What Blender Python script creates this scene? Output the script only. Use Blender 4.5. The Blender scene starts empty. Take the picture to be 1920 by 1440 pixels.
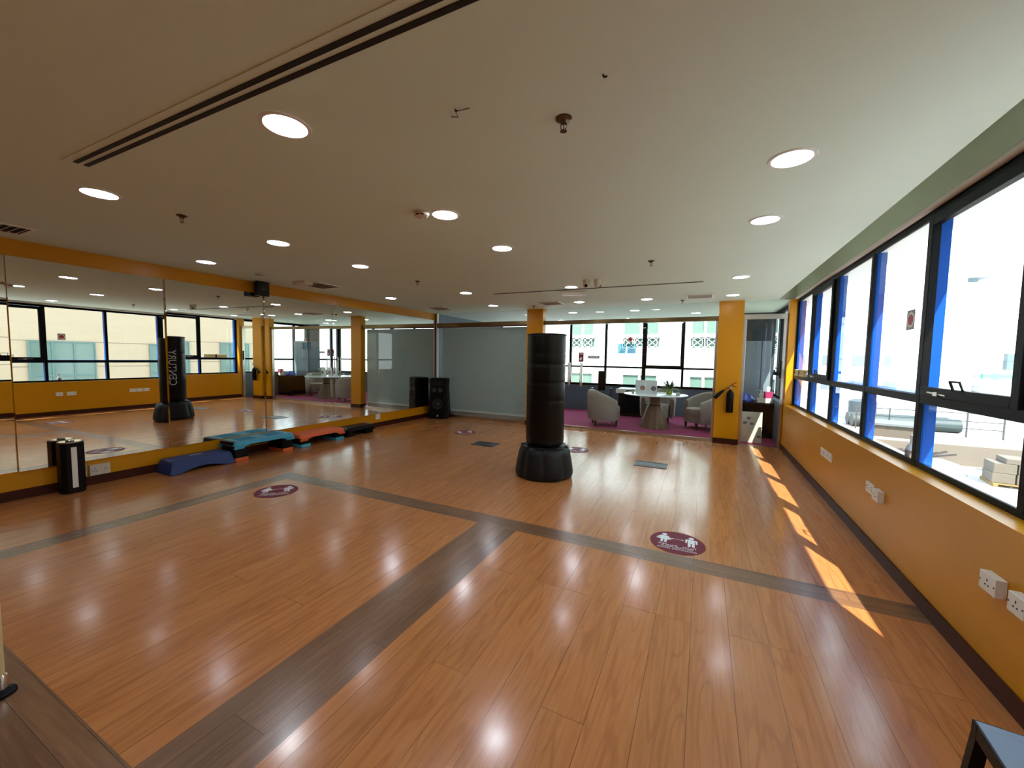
import bpy, bmesh, math, random
from mathutils import Vector, Matrix
random.seed(7)
S = bpy.context.scene
COL = S.collection
PI = math.pi

# ------------------------------------------------------------------ camera
CY, CP, CR, CF, CH = -0.4503, -0.0659, 0.0162, 739.634, 1.5
fwd = Vector((math.sin(CY)*math.cos(CP), math.cos(CY)*math.cos(CP), math.sin(CP)))
r0 = Vector((math.cos(CY), -math.sin(CY), 0)); u0 = r0.cross(fwd)
rt = r0*math.cos(CR) + u0*math.sin(CR)
up = u0*math.cos(CR) - r0*math.sin(CR)
cd = bpy.data.cameras.new('camera'); cam = bpy.data.objects.new('camera', cd); COL.objects.link(cam)
M = Matrix((( rt.x, up.x, -fwd.x, 0), (rt.y, up.y, -fwd.y, 0), (rt.z, up.z, -fwd.z, CH), (0, 0, 0, 1)))
cam.matrix_world = M
cd.sensor_fit = 'HORIZONTAL'; cd.sensor_width = 36.0; cd.lens = CF/1920*36.0
cd.clip_start = 0.05; cd.clip_end = 500
S.camera = cam

# ------------------------------------------------------------------ world, sun, exposure
SKY = 3.2
SUN = 12.0
w = bpy.data.worlds.new('sky'); S.world = w; w.use_nodes = True
wn = w.node_tree.nodes; wl = w.node_tree.links
bg = wn['Background']
tc = wn.new('ShaderNodeTexCoord'); sp = wn.new('ShaderNodeSeparateXYZ'); rp = wn.new('ShaderNodeValToRGB')
wl.new(tc.outputs['Generated'], sp.inputs[0]); wl.new(sp.outputs['Z'], rp.inputs[0])
rp.color_ramp.elements[0].position = 0.0; rp.color_ramp.elements[0].color = (0.90, 0.96, 1.0, 1)
rp.color_ramp.elements[1].position = 0.7; rp.color_ramp.elements[1].color = (0.62, 0.80, 1.0, 1)
wl.new(rp.outputs[0], bg.inputs[0]); bg.inputs[1].default_value = SKY
sd = bpy.data.lights.new('sun', 'SUN'); sd.energy = SUN; sd.angle = 0.009; sd.color = (1.0, 0.93, 0.82)
so = bpy.data.objects.new('sun', sd); COL.objects.link(so)
so.rotation_euler = Vector((-0.33, 0.71, -1.0)).to_track_quat('-Z', 'Y').to_euler()
so.location = (6, -8, 16)
S.view_settings.view_transform = 'Standard'; S.view_settings.look = 'None'
S.view_settings.exposure = 0.6; S.view_settings.gamma = 1.0
S.view_settings.use_curve_mapping = False
S.cycles.max_bounces = 10; S.cycles.diffuse_bounces = 5; S.cycles.glossy_bounces = 6
S.cycles.transparent_max_bounces = 24; S.cycles.sample_clamp_indirect = 4.0
S.cycles.blur_glossy = 0.5
S.cycles.use_denoising = True

# ------------------------------------------------------------------ materials
def lin(c):
    return tuple(((x/255)/12.92 if x/255 <= 0.04045 else ((x/255+0.055)/1.055)**2.4) for x in c)
MATS = {}
def mat(name, rgb, rough=0.6, metal=0.0, var=0.06, scale=8.0, bump=0.0, spec=0.5, coat=0.0, emit=0.0, emit_rgb=None, bscale=None):
    if name in MATS: return MATS[name]
    m = bpy.data.materials.new(name); m.use_nodes = True
    n = m.node_tree.nodes; l = m.node_tree.links; b = n['Principled BSDF']
    c = lin(rgb)
    b.inputs['Roughness'].default_value = rough; b.inputs['Metallic'].default_value = metal
    b.inputs['Specular IOR Level'].default_value = spec; b.inputs['Coat Weight'].default_value = coat
    b.inputs['Base Color'].default_value = (*c, 1)
    if var or bump:
        t = n.new('ShaderNodeTexCoord'); x = n.new('ShaderNodeTexNoise')
        x.inputs['Scale'].default_value = scale; x.inputs['Detail'].default_value = 4
        l.new(t.outputs['Object'], x.inputs['Vector'])
        if var:
            mx = n.new('ShaderNodeMix'); mx.data_type = 'RGBA'
            mx.inputs[6].default_value = (*[k*(1-var) for k in c], 1)
            mx.inputs[7].default_value = (*[min(1, k*(1+var)) for k in c], 1)
            l.new(x.outputs['Fac'], mx.inputs[0]); l.new(mx.outputs[2], b.inputs['Base Color'])
        if bump:
            y = n.new('ShaderNodeTexNoise'); y.inputs['Scale'].default_value = bscale or scale*6; y.inputs['Detail'].default_value = 5
            l.new(t.outputs['Object'], y.inputs['Vector'])
            bp = n.new('ShaderNodeBump'); bp.inputs['Strength'].default_value = bump; bp.inputs['Distance'].default_value = 0.01
            l.new(y.outputs['Fac'], bp.inputs['Height']); l.new(bp.outputs[0], b.inputs['Normal'])
    if emit:
        b.inputs['Emission Color'].default_value = (*lin(emit_rgb or rgb), 1); b.inputs['Emission Strength'].default_value = emit
    MATS[name] = m
    return m

def glass_mat(name, tint=(0.93, 0.97, 0.96), ior=1.5, extra=0.0):
    m = bpy.data.materials.new(name); m.use_nodes = True
    n = m.node_tree.nodes; l = m.node_tree.links; n.remove(n['Principled BSDF'])
    out = n['Material Output']; tr = n.new('ShaderNodeBsdfTransparent'); gl = n.new('ShaderNodeBsdfGlossy')
    tr.inputs[0].default_value = (*tint, 1); gl.inputs['Roughness'].default_value = 0.0
    gl.inputs[0].default_value = (1, 1, 1, 1)
    fr = n.new('ShaderNodeFresnel'); fr.inputs['IOR'].default_value = ior
    ad = n.new('ShaderNodeMath'); ad.operation = 'ADD'; ad.inputs[1].default_value = extra; ad.use_clamp = True
    mx = n.new('ShaderNodeMixShader')
    # reflect on the face the ray meets first only (a thin pane, not a solid block)
    ge = n.new('ShaderNodeNewGeometry'); fr_ = n.new('ShaderNodeMath'); fr_.operation = 'SUBTRACT'; fr_.inputs[0].default_value = 1.0
    mu = n.new('ShaderNodeMath'); mu.operation = 'MULTIPLY'
    l.new(ge.outputs['Backfacing'], fr_.inputs[1])
    l.new(fr.outputs[0], ad.inputs[0]); l.new(ad.outputs[0], mu.inputs[0]); l.new(fr_.outputs[0], mu.inputs[1]); l.new(mu.outputs[0], mx.inputs[0])
    l.new(tr.outputs[0], mx.inputs[1]); l.new(gl.outputs[0], mx.inputs[2]); l.new(mx.outputs[0], out.inputs[0])
    return m

def wood_floor(name, c1, c2, cdark, plank=0.19, length=2.4, along_x=False, rough=0.2, ring=0.35, tint=0.05):
    m = bpy.data.materials.new(name); m.use_nodes = True
    n = m.node_tree.nodes; l = m.node_tree.links; b = n['Principled BSDF']
    t = n.new('ShaderNodeTexCoord'); s = n.new('ShaderNodeSeparateXYZ'); c = n.new('ShaderNodeCombineXYZ')
    l.new(t.outputs['Object'], s.inputs[0])
    if along_x:
        l.new(s.outputs['X'], c.inputs['X']); l.new(s.outputs['Y'], c.inputs['Y'])
    else:
        l.new(s.outputs['Y'], c.inputs['X']); l.new(s.outputs['X'], c.inputs['Y'])
    br = n.new('ShaderNodeTexBrick'); br.offset = 0.37; br.offset_frequency = 3; br.squash = 1.0
    br.inputs['Color1'].default_value = (0, 0, 0, 1); br.inputs['Color2'].default_value = (1, 1, 1, 1)
    br.inputs['Mortar'].default_value = (0.5, 0.5, 0.5, 1)
    br.inputs['Scale'].default_value = 1.0; br.inputs['Mortar Size'].default_value = 0.0011; br.inputs['Mortar Smooth'].default_value = 0.3
    br.inputs['Brick Width'].default_value = length; br.inputs['Row Height'].default_value = plank
    l.new(c.outputs[0], br.inputs['Vector'])
    # grain: long streaks and oval figure, shifted per plank
    sh = n.new('ShaderNodeVectorMath'); sh.operation = 'MULTIPLY_ADD'
    sh.inputs[1].default_value = (7.3, 3.1, 0); l.new(br.outputs['Color'], sh.inputs[0]); l.new(c.outputs[0], sh.inputs[2])
    mp = n.new('ShaderNodeMapping'); mp.inputs['Scale'].default_value = (2.2, 34, 1); l.new(sh.outputs[0], mp.inputs['Vector'])
    n1 = n.new('ShaderNodeTexNoise'); n1.inputs['Scale'].default_value = 1.0; n1.inputs['Detail'].default_value = 6; n1.inputs['Distortion'].default_value = 1.2
    l.new(mp.outputs[0], n1.inputs['Vector'])
    mp2 = n.new('ShaderNodeMapping'); mp2.inputs['Scale'].default_value = (0.9, 9, 1); l.new(sh.outputs[0], mp2.inputs['Vector'])
    n2 = n.new('ShaderNodeTexNoise'); n2.inputs['Scale'].default_value = 1.0; n2.inputs['Detail'].default_value = 2; n2.inputs['Distortion'].default_value = 0.6
    l.new(mp2.outputs[0], n2.inputs['Vector'])
    rg = n.new('ShaderNodeMath'); rg.operation = 'MULTIPLY'; rg.inputs[1].default_value = 38.0; l.new(n2.outputs['Fac'], rg.inputs[0])
    sn = n.new('ShaderNodeMath'); sn.operation = 'SINE'; l.new(rg.outputs[0], sn.inputs[0])
    rmp = n.new('ShaderNodeValToRGB'); e = rmp.color_ramp.elements
    e[0].position = 0.32; e[0].color = (*lin(c1), 1); e[1].position = 0.72; e[1].color = (*lin(c2), 1)
    l.new(n1.outputs['Fac'], rmp.inputs[0])
    mr = n.new('ShaderNodeMapRange'); mr.inputs[1].default_value = 0.55; mr.inputs[2].default_value = 1.0; mr.inputs[3].default_value = 0; mr.inputs[4].default_value = ring
    l.new(sn.outputs[0], mr.inputs[0])
    m1 = n.new('ShaderNodeMix'); m1.data_type = 'RGBA'; l.new(mr.outputs[0], m1.inputs[0]); l.new(rmp.outputs[0], m1.inputs[6]); m1.inputs[7].default_value = (*lin(cdark), 1)
    # per plank tint
    hs = n.new('ShaderNodeHueSaturation'); tv = n.new('ShaderNodeMapRange'); tv.inputs[3].default_value = 1-tint; tv.inputs[4].default_value = 1+tint
    l.new(br.outputs['Color'], tv.inputs[0]); l.new(tv.outputs[0], hs.inputs['Value']); l.new(m1.outputs[2], hs.inputs['Color'])
    m2 = n.new('ShaderNodeMix'); m2.data_type = 'RGBA'; l.new(br.outputs['Fac'], m2.inputs[0]); l.new(hs.outputs[0], m2.inputs[6]); m2.inputs[7].default_value = (*lin([k*0.5 for k in cdark]), 1)
    l.new(m2.outputs[2], b.inputs['Base Color'])
    b.inputs['Roughness'].default_value = rough; b.inputs['Specular IOR Level'].default_value = 0.85
    b.inputs['Coat Weight'].default_value = 0.12; b.inputs['Coat Roughness'].default_value = 0.12
    nz = n.new('ShaderNodeTexNoise'); nz.inputs['Scale'].default_value = 5; l.new(c.outputs[0], nz.inputs['Vector'])
    rr = n.new('ShaderNodeMapRange'); rr.inputs[3].default_value = rough-0.05; rr.inputs[4].default_value = rough+0.09
    if ring: l.new(nz.outputs['Fac'], rr.inputs[0]); l.new(rr.outputs[0], b.inputs['Roughness'])
    bp = n.new('ShaderNodeBump'); bp.inputs['Strength'].default_value = 0.10; bp.inputs['Distance'].default_value = 0.004
    ih = n.new('ShaderNodeMath'); ih.operation = 'MULTIPLY_ADD'; ih.inputs[1].default_value = -1.0
    l.new(br.outputs['Fac'], ih.inputs[0]); l.new(nz.outputs['Fac'], ih.inputs[2])
    l.new(ih.outputs[0], bp.inputs['Height']); l.new(bp.outputs[0], b.inputs['Normal'])
    return m

m_floor = wood_floor('laminate_oak', (177, 113, 63), (193, 129, 76), (147, 87, 45), rough=0.17)
m_band = wood_floor('laminate_walnut', (108, 76, 52), (130, 95, 66), (88, 60, 42), plank=0.1, length=0.9, ring=0.0, tint=0.16, rough=0.24)
m_bandx = wood_floor('laminate_walnut_across', (108, 76, 52), (130, 95, 66), (88, 60, 42), plank=0.1, length=0.9, ring=0.0, tint=0.16, along_x=True, rough=0.24)
m_ceil = mat('ceiling_paint', (214, 230, 216), 0.75, var=0.03, scale=1.5, bump=0.05, bscale=60)
m_yellow = mat('yellow_paint', (200, 136, 0), 0.34, var=0.07, spec=0.3, scale=3, bump=0.06, bscale=25)
m_base = mat('mahogany_skirting', (62, 24, 14), 0.45, var=0.15, scale=12, spec=0.2)
m_black = mat('black_frame', (7, 8, 10), 0.5, var=0.05, spec=0.12)
m_blue = mat('blue_aluminium', (0, 68, 150), 0.5, var=0.04, spec=0.15)
m_whiteex = mat('white_aluminium', (225, 228, 228), 0.5, var=0.04)
m_steel = mat('brushed_steel', (190, 182, 168), 0.28, 1.0, var=0.05, scale=20)
m_brass = mat('bronze_rail', (120, 102, 70), 0.3, 1.0, var=0.1, scale=10)
m_maroon = mat('maroon_frame', (90, 30, 22), 0.4, var=0.1)
m_glass = glass_mat('clear_glass')
m_wglass = glass_mat('window_glass', (0.97, 0.99, 0.99), 1.35)
m_mirror = mat('mirror_silver', (233, 236, 232), 0.0, 1.0, var=0)
m_bluegrey = mat('bluegrey_wall', (86, 104, 120), 0.6, var=0.05)
m_dark = mat('dark_wall', (52, 58, 64), 0.6, var=0.05)
m_carpet = mat('magenta_carpet', (150, 46, 88), 0.95, var=0.22, scale=60, bump=0.5, bscale=300)
m_wht = mat('white_plastic', (226, 224, 216), 0.45, var=0.03)
m_offw = mat('aged_white_plastic', (205, 196, 180), 0.5, var=0.08, scale=20)
m_blk = mat('black_plastic', (7, 7, 8), 0.42, var=0.1, spec=0.16)
m_vinyl = mat('black_vinyl', (7, 7, 7), 0.32, var=0.15, spec=0.25, scale=6, bump=0.25, bscale=9)
m_rubber = mat('black_rubber', (14, 15, 15), 0.5, var=0.12, scale=10, spec=0.3)
m_led = mat('led_diffuser', (255, 255, 255), 0.5, var=0, emit=42.0, emit_rgb=(236, 244, 255))
m_cfl = mat('lamp_reflector', (255, 255, 255), 0.5, var=0, emit=5.0, emit_rgb=(215, 230, 255))
m_slot = mat('slot_dark', (14, 12, 11), 0.7, var=0)
m_red = mat('maroon_vinyl', (112, 32, 50), 0.55, var=0.08, scale=12, spec=0.2)
m_pict = mat('white_print', (226, 228, 228), 0.4, var=0.03)
m_chrome = mat('chrome', (210, 205, 198), 0.15, 1.0, var=0)

def cloth_mat(name, rgb, trans=0.5):
    m = bpy.data.materials.new(name); m.use_nodes = True
    n = m.node_tree.nodes; l = m.node_tree.links; b = n['Principled BSDF']; c = lin(rgb)
    b.inputs['Base Color'].default_value = (*c, 1); b.inputs['Roughness'].default_value = 0.85
    t = n.new('ShaderNodeBsdfTranslucent'); t.inputs[0].default_value = (*c, 1)
    x = n.new('ShaderNodeTexNoise'); x.inputs['Scale'].default_value = 1.5
    mr = n.new('ShaderNodeMapRange'); mr.inputs[3].default_value = trans-0.08; mr.inputs[4].default_value = trans+0.08
    mx = n.new('ShaderNodeMixShader'); l.new(x.outputs['Fac'], mr.inputs[0]); l.new(mr.outputs[0], mx.inputs[0])
    l.new(b.outputs[0], mx.inputs[1]); l.new(t.outputs[0], mx.inputs[2]); l.new(mx.outputs[0], n['Material Output'].inputs[0])
    return m
# ------------------------------------------------------------------ mesh helpers
class MB:
    def __init__(s): s.bm = bmesh.new(); s.smooth = False
    def box(s, x0, x1, y0, y1, z0, z1, mi=0):
        v = [s.bm.verts.new((x, y, z)) for z in (z0, z1) for y in (y0, y1) for x in (x0, x1)]
        for f in ((0,2,3,1),(4,5,7,6),(0,1,5,4),(2,6,7,3),(0,4,6,2),(1,3,7,5)):
            s.bm.faces.new([v[i] for i in f]).material_index = mi
        return v
    def obox(s, c, ax, ay, az, hx, hy, hz):
        c = Vector(c); ax = Vector(ax).normalized()*hx; ay = Vector(ay).normalized()*hy; az = Vector(az).normalized()*hz
        v = [s.bm.verts.new(c+ax*i+ay*j+az*k) for k in (-1, 1) for j in (-1, 1) for i in (-1, 1)]
        for f in ((0,2,3,1),(4,5,7,6),(0,1,5,4),(2,6,7,3),(0,4,6,2),(1,3,7,5)): s.bm.faces.new([v[i] for i in f])
    def bar(s, a, b, wx, wy=None):
        a = Vector(a); b = Vector(b); d = (b-a); L = d.length; d.normalize(); wy = wy or wx
        q = Vector((0, 0, 1)) if abs(d.z) < 0.9 else Vector((1, 0, 0))
        x = d.cross(q).normalized(); y = x.cross(d)
        s.obox((a+b)/2, x, y, d, wx/2, wy/2, L/2)
    def loft(s, rings, cap0=True, cap1=True, closed=True):
        vs = [[s.bm.verts.new(p) for p in r] for r in rings]; n = len(vs[0])
        for a, b in zip(vs, vs[1:]):
            for i in range(n if closed else n-1):
                j = (i+1) % n; s.bm.faces.new((a[i], a[j], b[j], b[i]))
        if cap0 and closed: s.bm.faces.new(vs[0][::-1])
        if cap1 and closed: s.bm.faces.new(vs[-1])
        return vs
    def lathe(s, prof, seg=32, c=(0, 0, 0), cap0=True, cap1=True, mod=None, axis='z'):
        rings = []
        for r, z in prof:
            ring = []
            for i in range(seg):
                a = 2*PI*i/seg; k = r*(mod(a, z) if mod else 1)
                p = (k*math.cos(a), k*math.sin(a), z)
                if axis == 'y': p = (p[0], -p[2], p[1])
                if axis == 'x': p = (p[2], p[0], p[1])
                ring.append((c[0]+p[0], c[1]+p[1], c[2]+p[2]))
            rings.append(ring)
        s.loft(rings, cap0, cap1)
    def tube(s, pts, r, seg=8):
        pts = [Vector(p) for p in pts]; rings = []
        for i, p in enumerate(pts):
            d = (pts[min(i+1, len(pts)-1)]-pts[max(i-1, 0)]).normalized()
            q = Vector((0, 0, 1)) if abs(d.z) < 0.9 else Vector((1, 0, 0))
            x = d.cross(q).normalized(); y = x.cross(d); rr = r[i] if isinstance(r, (list, tuple)) else r
            rings.append([p+x*rr*math.cos(2*PI*k/seg)+y*rr*math.sin(2*PI*k/seg) for k in range(seg)])
        s.loft(rings)
    def prism(s, poly, z0, z1, f=lambda x, y, z: (x, y, z)):
        s.loft([[f(x, y, z0) for x, y in poly], [f(x, y, z1) for x, y in poly]])
    def ring(s, ro, ri, z0, z1, seg=32, c=(0, 0)):
        R = lambda r, z: [(c[0]+r*math.cos(2*PI*i/seg), c[1]+r*math.sin(2*PI*i/seg), z) for i in range(seg)]
        a, b, d, e = [[s.bm.verts.new(p) for p in R(*q)] for q in ((ro, z1), (ro, z0), (ri, z0), (ri, z1))]
        for i in range(seg):
            j = (i+1) % seg
            for p, q in ((a, b), (b, d), (d, e), (e, a)): s.bm.faces.new((p[i], p[j], q[j], q[i]))
    def build(s, name, m, parent=None, smooth=False, bevel=0.0, bseg=2):
        bmesh.ops.recalc_face_normals(s.bm, faces=s.bm.faces)
        me = bpy.data.meshes.new(name); s.bm.to_mesh(me); s.bm.free()
        for k in (m if isinstance(m, (list, tuple)) else [m]): me.materials.append(k)
        if smooth:
            for p in me.polygons: p.use_smooth = True
            try: me.set_sharp_from_angle(angle=math.radians(40))
            except Exception: pass
        o = bpy.data.objects.new(name, me); COL.objects.link(o)
        if parent: o.parent = parent
        if bevel:
            b = o.modifiers.new('bevel', 'BEVEL'); b.width = bevel; b.segments = bseg; b.limit_method = 'ANGLE'; b.angle_limit = math.radians(35)
        return o

def tag(o, label=None, cat=None, group=None, kind=None):
    if label: o['label'] = label
    if cat: o['category'] = cat
    if group: o['group'] = group
    if kind: o['kind'] = kind
    return o
def thing(name, label, cat, loc=(0, 0, 0), rotz=0, group=None):
    o = bpy.data.objects.new(name, None); COL.objects.link(o); o.location = loc; o.rotation_euler = (0, 0, rotz)
    o.empty_display_size = 0.1
    return tag(o, label, cat, group)
def struct(mb, name, m, **k):
    o = mb.build(name, m, **k)
    if not k.get('parent'): o['kind'] = 'structure'
    return o
def sempty(name):
    o = bpy.data.objects.new(name, None); COL.objects.link(o); o['kind'] = 'structure'; return o
def bxs(*boxes):
    m = MB()
    for b in boxes: m.box(*b)
    return m
def dup(root, loc, rotz=None, label=None, group=None):
    r = root.copy(); COL.objects.link(r); r.location = loc
    if rotz is not None: r.rotation_euler = (0, 0, rotz)
    if label: r['label'] = label
    if group: r['group'] = group
    for ch in list(root.children):
        c = ch.copy(); COL.objects.link(c); c.parent = r
        for g in list(ch.children):
            d = g.copy(); COL.objects.link(d); d.parent = c
    return r
def text_mesh(body, size, name, m, parent, xf, depth=0.0006, align='CENTER', stretch=1.0):
    cu = bpy.data.curves.new('lettering', 'FONT'); cu.body = body; cu.size = size; cu.align_x = align; cu.align_y = 'CENTER'
    cu.extrude = depth; cu.resolution_u = 3
    t = bpy.data.objects.new('lettering', cu); COL.objects.link(t)
    dg = bpy.context.evaluated_depsgraph_get(); me = bpy.data.meshes.new_from_object(t.evaluated_get(dg))
    bpy.data.objects.remove(t); bpy.data.curves.remove(cu)
    for v in me.vertices: v.co = Vector(xf(v.co.x*stretch, v.co.y, v.co.z))
    me.materials.clear(); me.materials.append(m); me.name = name
    o = bpy.data.objects.new(name, me); COL.objects.link(o)
    if parent: o.parent = parent
    return o

# ------------------------------------------------------------------ dimensions
XL, XR, YB, ZC, XW = -6.1375, 1.272, 8.2, 2.581, 1.385
YN = -3.6      # wall behind the camera
YR = 11.55     # window wall of the lounge
ZS = 0.776

# ------------------------------------------------------------------ floor
mb = MB()
xs = [-6.3, -4.673, -4.463, -1.79, -1.405, 1.40]; ys = [YN, 0.2, 0.61, 3.03, 3.23, 8.16]
for i in range(len(xs)-1):
    for j in range(len(ys)-1):
        x0, x1, y0, y1 = xs[i], xs[i+1], ys[j], ys[j+1]; mi = 0
        if j in (1, 3) and i >= 1: mi = 2
        if i == 1 and j <= 3 and not (j == 3): mi = 1
        if i == 3 and j == 2: mi = 1
        f = mb.bm.faces.new([mb.bm.verts.new(p) for p in ((x0, y0, 0), (x1, y0, 0), (x1, y1, 0), (x0, y1, 0))]); f.material_index = mi
mb.box(-6.3, 1.40, YN, 8.16, -0.2, -0.002)
fl = mb.build('floor', [m_floor, m_band, m_bandx]); fl['kind'] = 'structure'
struct(bxs((-6.3, 1.40, 8.24, YR+0.1, -0.2, 0.0)), 'floor', m_carpet)
struct(bxs((-6.1, 1.27, 8.16, 8.24, -0.2, 0.004)), 'trim_1', m_steel)

# ------------------------------------------------------------------ walls, ceiling
struct(bxs((XL-0.2, XL, YN, YB, -0.2, ZC)), 'wall_left', m_yellow)
struct(bxs((XL-0.2, XL, YB, YR+0.2, -0.2, ZC)), 'wall_left', m_bluegrey)
struct(bxs((XL, XL+0.015, YN, 8.14, 0, 0.098)), 'baseboard_left', m_base)
struct(bxs((XR, XW+0.02, YN, YB+0.06, -0.2, ZS), ), 'wall_right', m_yellow)
struct(bxs((XR, XW+0.02, YB+0.06, YR, -0.2, ZS)), 'wall_right', m_bluegrey)
struct(bxs((XR-0.015, XR, YN, 8.14, 0, 0.092)), 'baseboard_right', m_base)
struct(bxs((XR+0.005, XW+0.02, 8.085, 8.26, ZS, 2.56)), 'wall_right', m_yellow)
struct(bxs((XR, XW+0.1, YN, 1.605, ZS, 2.6)), 'wall_right', m_yellow)
struct(bxs((XL-0.2, 1.6, YN-0.2, YN, -0.2, 2.95)), 'wall_front', m_yellow)
mb = bxs((XL-0.2, 1.12, YN, YB, ZC, ZC+0.3), (1.12, 1.60, YN, YB, 2.86, 2.95), (1.12, 1.50, YB-0.005, YB+0.05, ZC, 2.95))
struct(mb, 'ceiling', m_ceil)
struct(bxs((XL-0.2, 1.60, YB+0.05, YR+0.2, ZC+0.0, ZC+0.3)), 'ceiling', m_ceil)
struct(bxs((1.365, 1.62, YN, YB+0.05, 2.6, 2.95)), 'wall_right', mat('soffit_paint', (206, 216, 198), 0.8, var=0.04))
mb = MB(); mb.tube([(1.362, YN, 2.578), (1.362, 8.08, 2.578)], 0.026, 12)
struct(mb, 'trim_2', mat('beige_trim', (214, 208, 198), 0.5), smooth=True)
# outside overhang above the windows
struct(bxs((1.40, 1.645, YN, YR, 2.52, 2.6)), 'trim_3', m_whiteex)
# pillars
for k, (x0, x1) in enumerate(((-3.57, -3.19), (0.217, 0.612))):
    struct(bxs((x0, x1, 8.1, 8.27, 0.1, ZC)), 'trim_%d' % (4+2*k), m_yellow)
    struct(bxs((x0-0.006, x1+0.006, 8.085, 8.28, 0, 0.1)), 'trim_%d' % (5+2*k), m_base)

# ------------------------------------------------------------------ right wall windows
mull = [8.05, 7.00, 5.93, 4.83, 3.77, 2.70, 1.63]
for i in range(len(mull)-1):
    yf, yn = mull[i], mull[i+1]
    W = sempty('window_%d' % (i+1))
    y1 = yf-0.025; y0 = yn-0.025
    # black inner frame
    bxs((XW, XW+0.02, y0, y1, ZS, 0.815), (XW, XW+0.02, y0, y1, 2.505, 2.6), (XW-0.005, XW+0.02, yn-0.025, yn+0.025, 0.8, 2.52),
        (XW-0.004, XW+0.018, yn+0.0251, y1, 1.228, 1.287)).build('frame', m_black, W, bevel=0.003)
    if i == 0: bxs((XW-0.004, 1.40, 8.06, 8.083, ZS, 2.52)).build('frame', m_black, W); bxs((1.405, 1.49, 8.0251, 8.26, 0.70, 2.52)).build('fin', m_blue, W)
    bxs((XW+0.021, 1.475, yn-0.025, yn+0.025, 0.76, 2.52), (XW+0.036, 1.565, yn+0.0255, y1, 1.222, 1.29)).build('fin', m_blue, W)
    bxs((XW+0.021, 1.545, y0, y1, 0.70, 0.762)).build('sill', m_whiteex, W)
    bxs((XW+0.022, XW+0.030, yn+0.026, y1, 1.287, 2.505)).build('pane', m_wglass, W)
    bxs((XW+0.022, XW+0.030, yn+0.026, y1, 0.815, 1.228)).build('pane', m_wglass, W)
    if i in (1, 4, 7):
        s = 0.06
        sa = bxs((XW-0.03, XW+0.015, yn+0.03, yn+0.03+s, 1.29, 2.50), (XW-0.03, XW+0.015, y1-s, y1, 1.29, 2.50),
            (XW-0.03, XW+0.015, yn+0.03+s, y1-s, 1.29, 1.29+s), (XW-0.03, XW+0.015, yn+0.03+s, y1-s, 2.50-s, 2.50)).build('sash', m_black, W, bevel=0.003)
        yc = (yn+y1)/2
        h = MB(); h.tube([(XW-0.032, yc-0.05, 1.345), (XW-0.05, yc-0.05, 1.40), (XW-0.05, yc+0.05, 1.40), (XW-0.032, yc+0.05, 1.345)], 0.007, 6)
        h.build('handle', m_black, sa, smooth=True)
        h = MB(); h.bar((XW-0.034, yc+0.12, 1.31), (XW-0.034, yc+0.34, 1.318), 0.012, 0.008); h.box(XW-0.045, XW-0.03, yc+0.2, yc+0.25, 1.30, 1.325)
        h.build('stay', m_steel, sa)
W = sempty('window_7')   # office bays beyond the glass wall
bxs(*[(XW, 1.475, y-0.03, y+0.03, ZS, 2.56) for y in (8.3, 9.0, 9.85, 10.7, 11.5)], (XW, XW+0.05, 8.3, 11.5, ZS, 0.82), (XW, XW+0.05, 8.3, 11.5, 2.5, 2.6), (XW, 1.52, 8.3, 11.5, 1.228, 1.287)).build('frame', m_black, W)
bxs((XW+0.022, XW+0.03, 8.3, 11.5, 0.815, 1.228), (XW+0.022, XW+0.03, 8.3, 11.5, 1.287, 2.5)).build('pane', m_wglass, W)

# ------------------------------------------------------------------ glass wall at the back
def panes(W, spans, z0, z1, y=YB):
    for x0, x1 in spans:
        bxs((x0+0.003, x1-0.003, y-0.005, y+0.005, z0, z1)).build('pane', m_glass, W)
W = sempty('window_8')
bxs((-6.06, -3.57, YB-0.05, YB+0.05, 2.245, 2.335)).build('rail', m_brass, W, bevel=0.004)
bxs((-6.06, -3.57, YB-0.045, YB+0.045, 2.225, 2.245)).build('rail', m_maroon, W)
bxs((-6.06, -3.57, YB-0.03, YB+0.03, 0.004, 0.06)).build('rail', m_steel, W)
bxs((-6.125, -6.09, YB-0.03, YB+0.03, 0, ZC)).build('frame', m_maroon, W)
bxs((-6.089, -6.062, YB-0.03, YB+0.03, 0, ZC)).build('frame', m_whiteex, W)
panes(W, [(-6.06, -4.85), (-4.85, -3.57)], 0.06, 2.225); panes(W, [(-6.06, -3.57)], 2.335, ZC)
W = sempty('window_9')
bxs((-3.19, 0.217, YB-0.05, YB+0.05, 2.235, 2.32)).build('rail', m_brass, W, bevel=0.004)
bxs((-2.205, 0.217, YB-0.03, YB+0.03, 0.004, 0.055)).build('rail', m_steel, W)
bxs((0.175, 0.215, YB-0.03, YB+0.03, 0.055, 2.235)).build('frame', m_steel, W)
panes(W, [(-2.205, -1.226), (-1.226, -0.238), (-0.238, 0.175)], 0.055, 2.235); panes(W, [(-3.19, -2.597), (-2.597, -1.44), (-1.44, -0.544), (-0.544, 0.217)], 2.32, ZC)
D = sempty('door_1')
for x0, x1, hx in ((-3.18, -2.50, -2.60), (-2.49, -2.215, -2.335)):
    lf_ = bxs((x0, x1, YB-0.006, YB+0.006, 0.012, 2.23)).build('pane', m_glass, D)
    bxs((x0, x1, YB-0.02, YB+0.02, 0.01, 0.06)).build('rail', m_steel, D)
    h = MB()
    for s in (-1, 1):
        h.tube([(hx, YB+s*0.055, 0.92), (hx, YB+s*0.055, 1.42)], 0.014, 10)
        for z in (1.0, 1.34): h.tube([(hx, YB+s*0.007, z), (hx, YB+s*0.055, z)], 0.008, 8)
    h.build('handle', m_chrome, D, smooth=True)
D = sempty('door_2')
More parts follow.
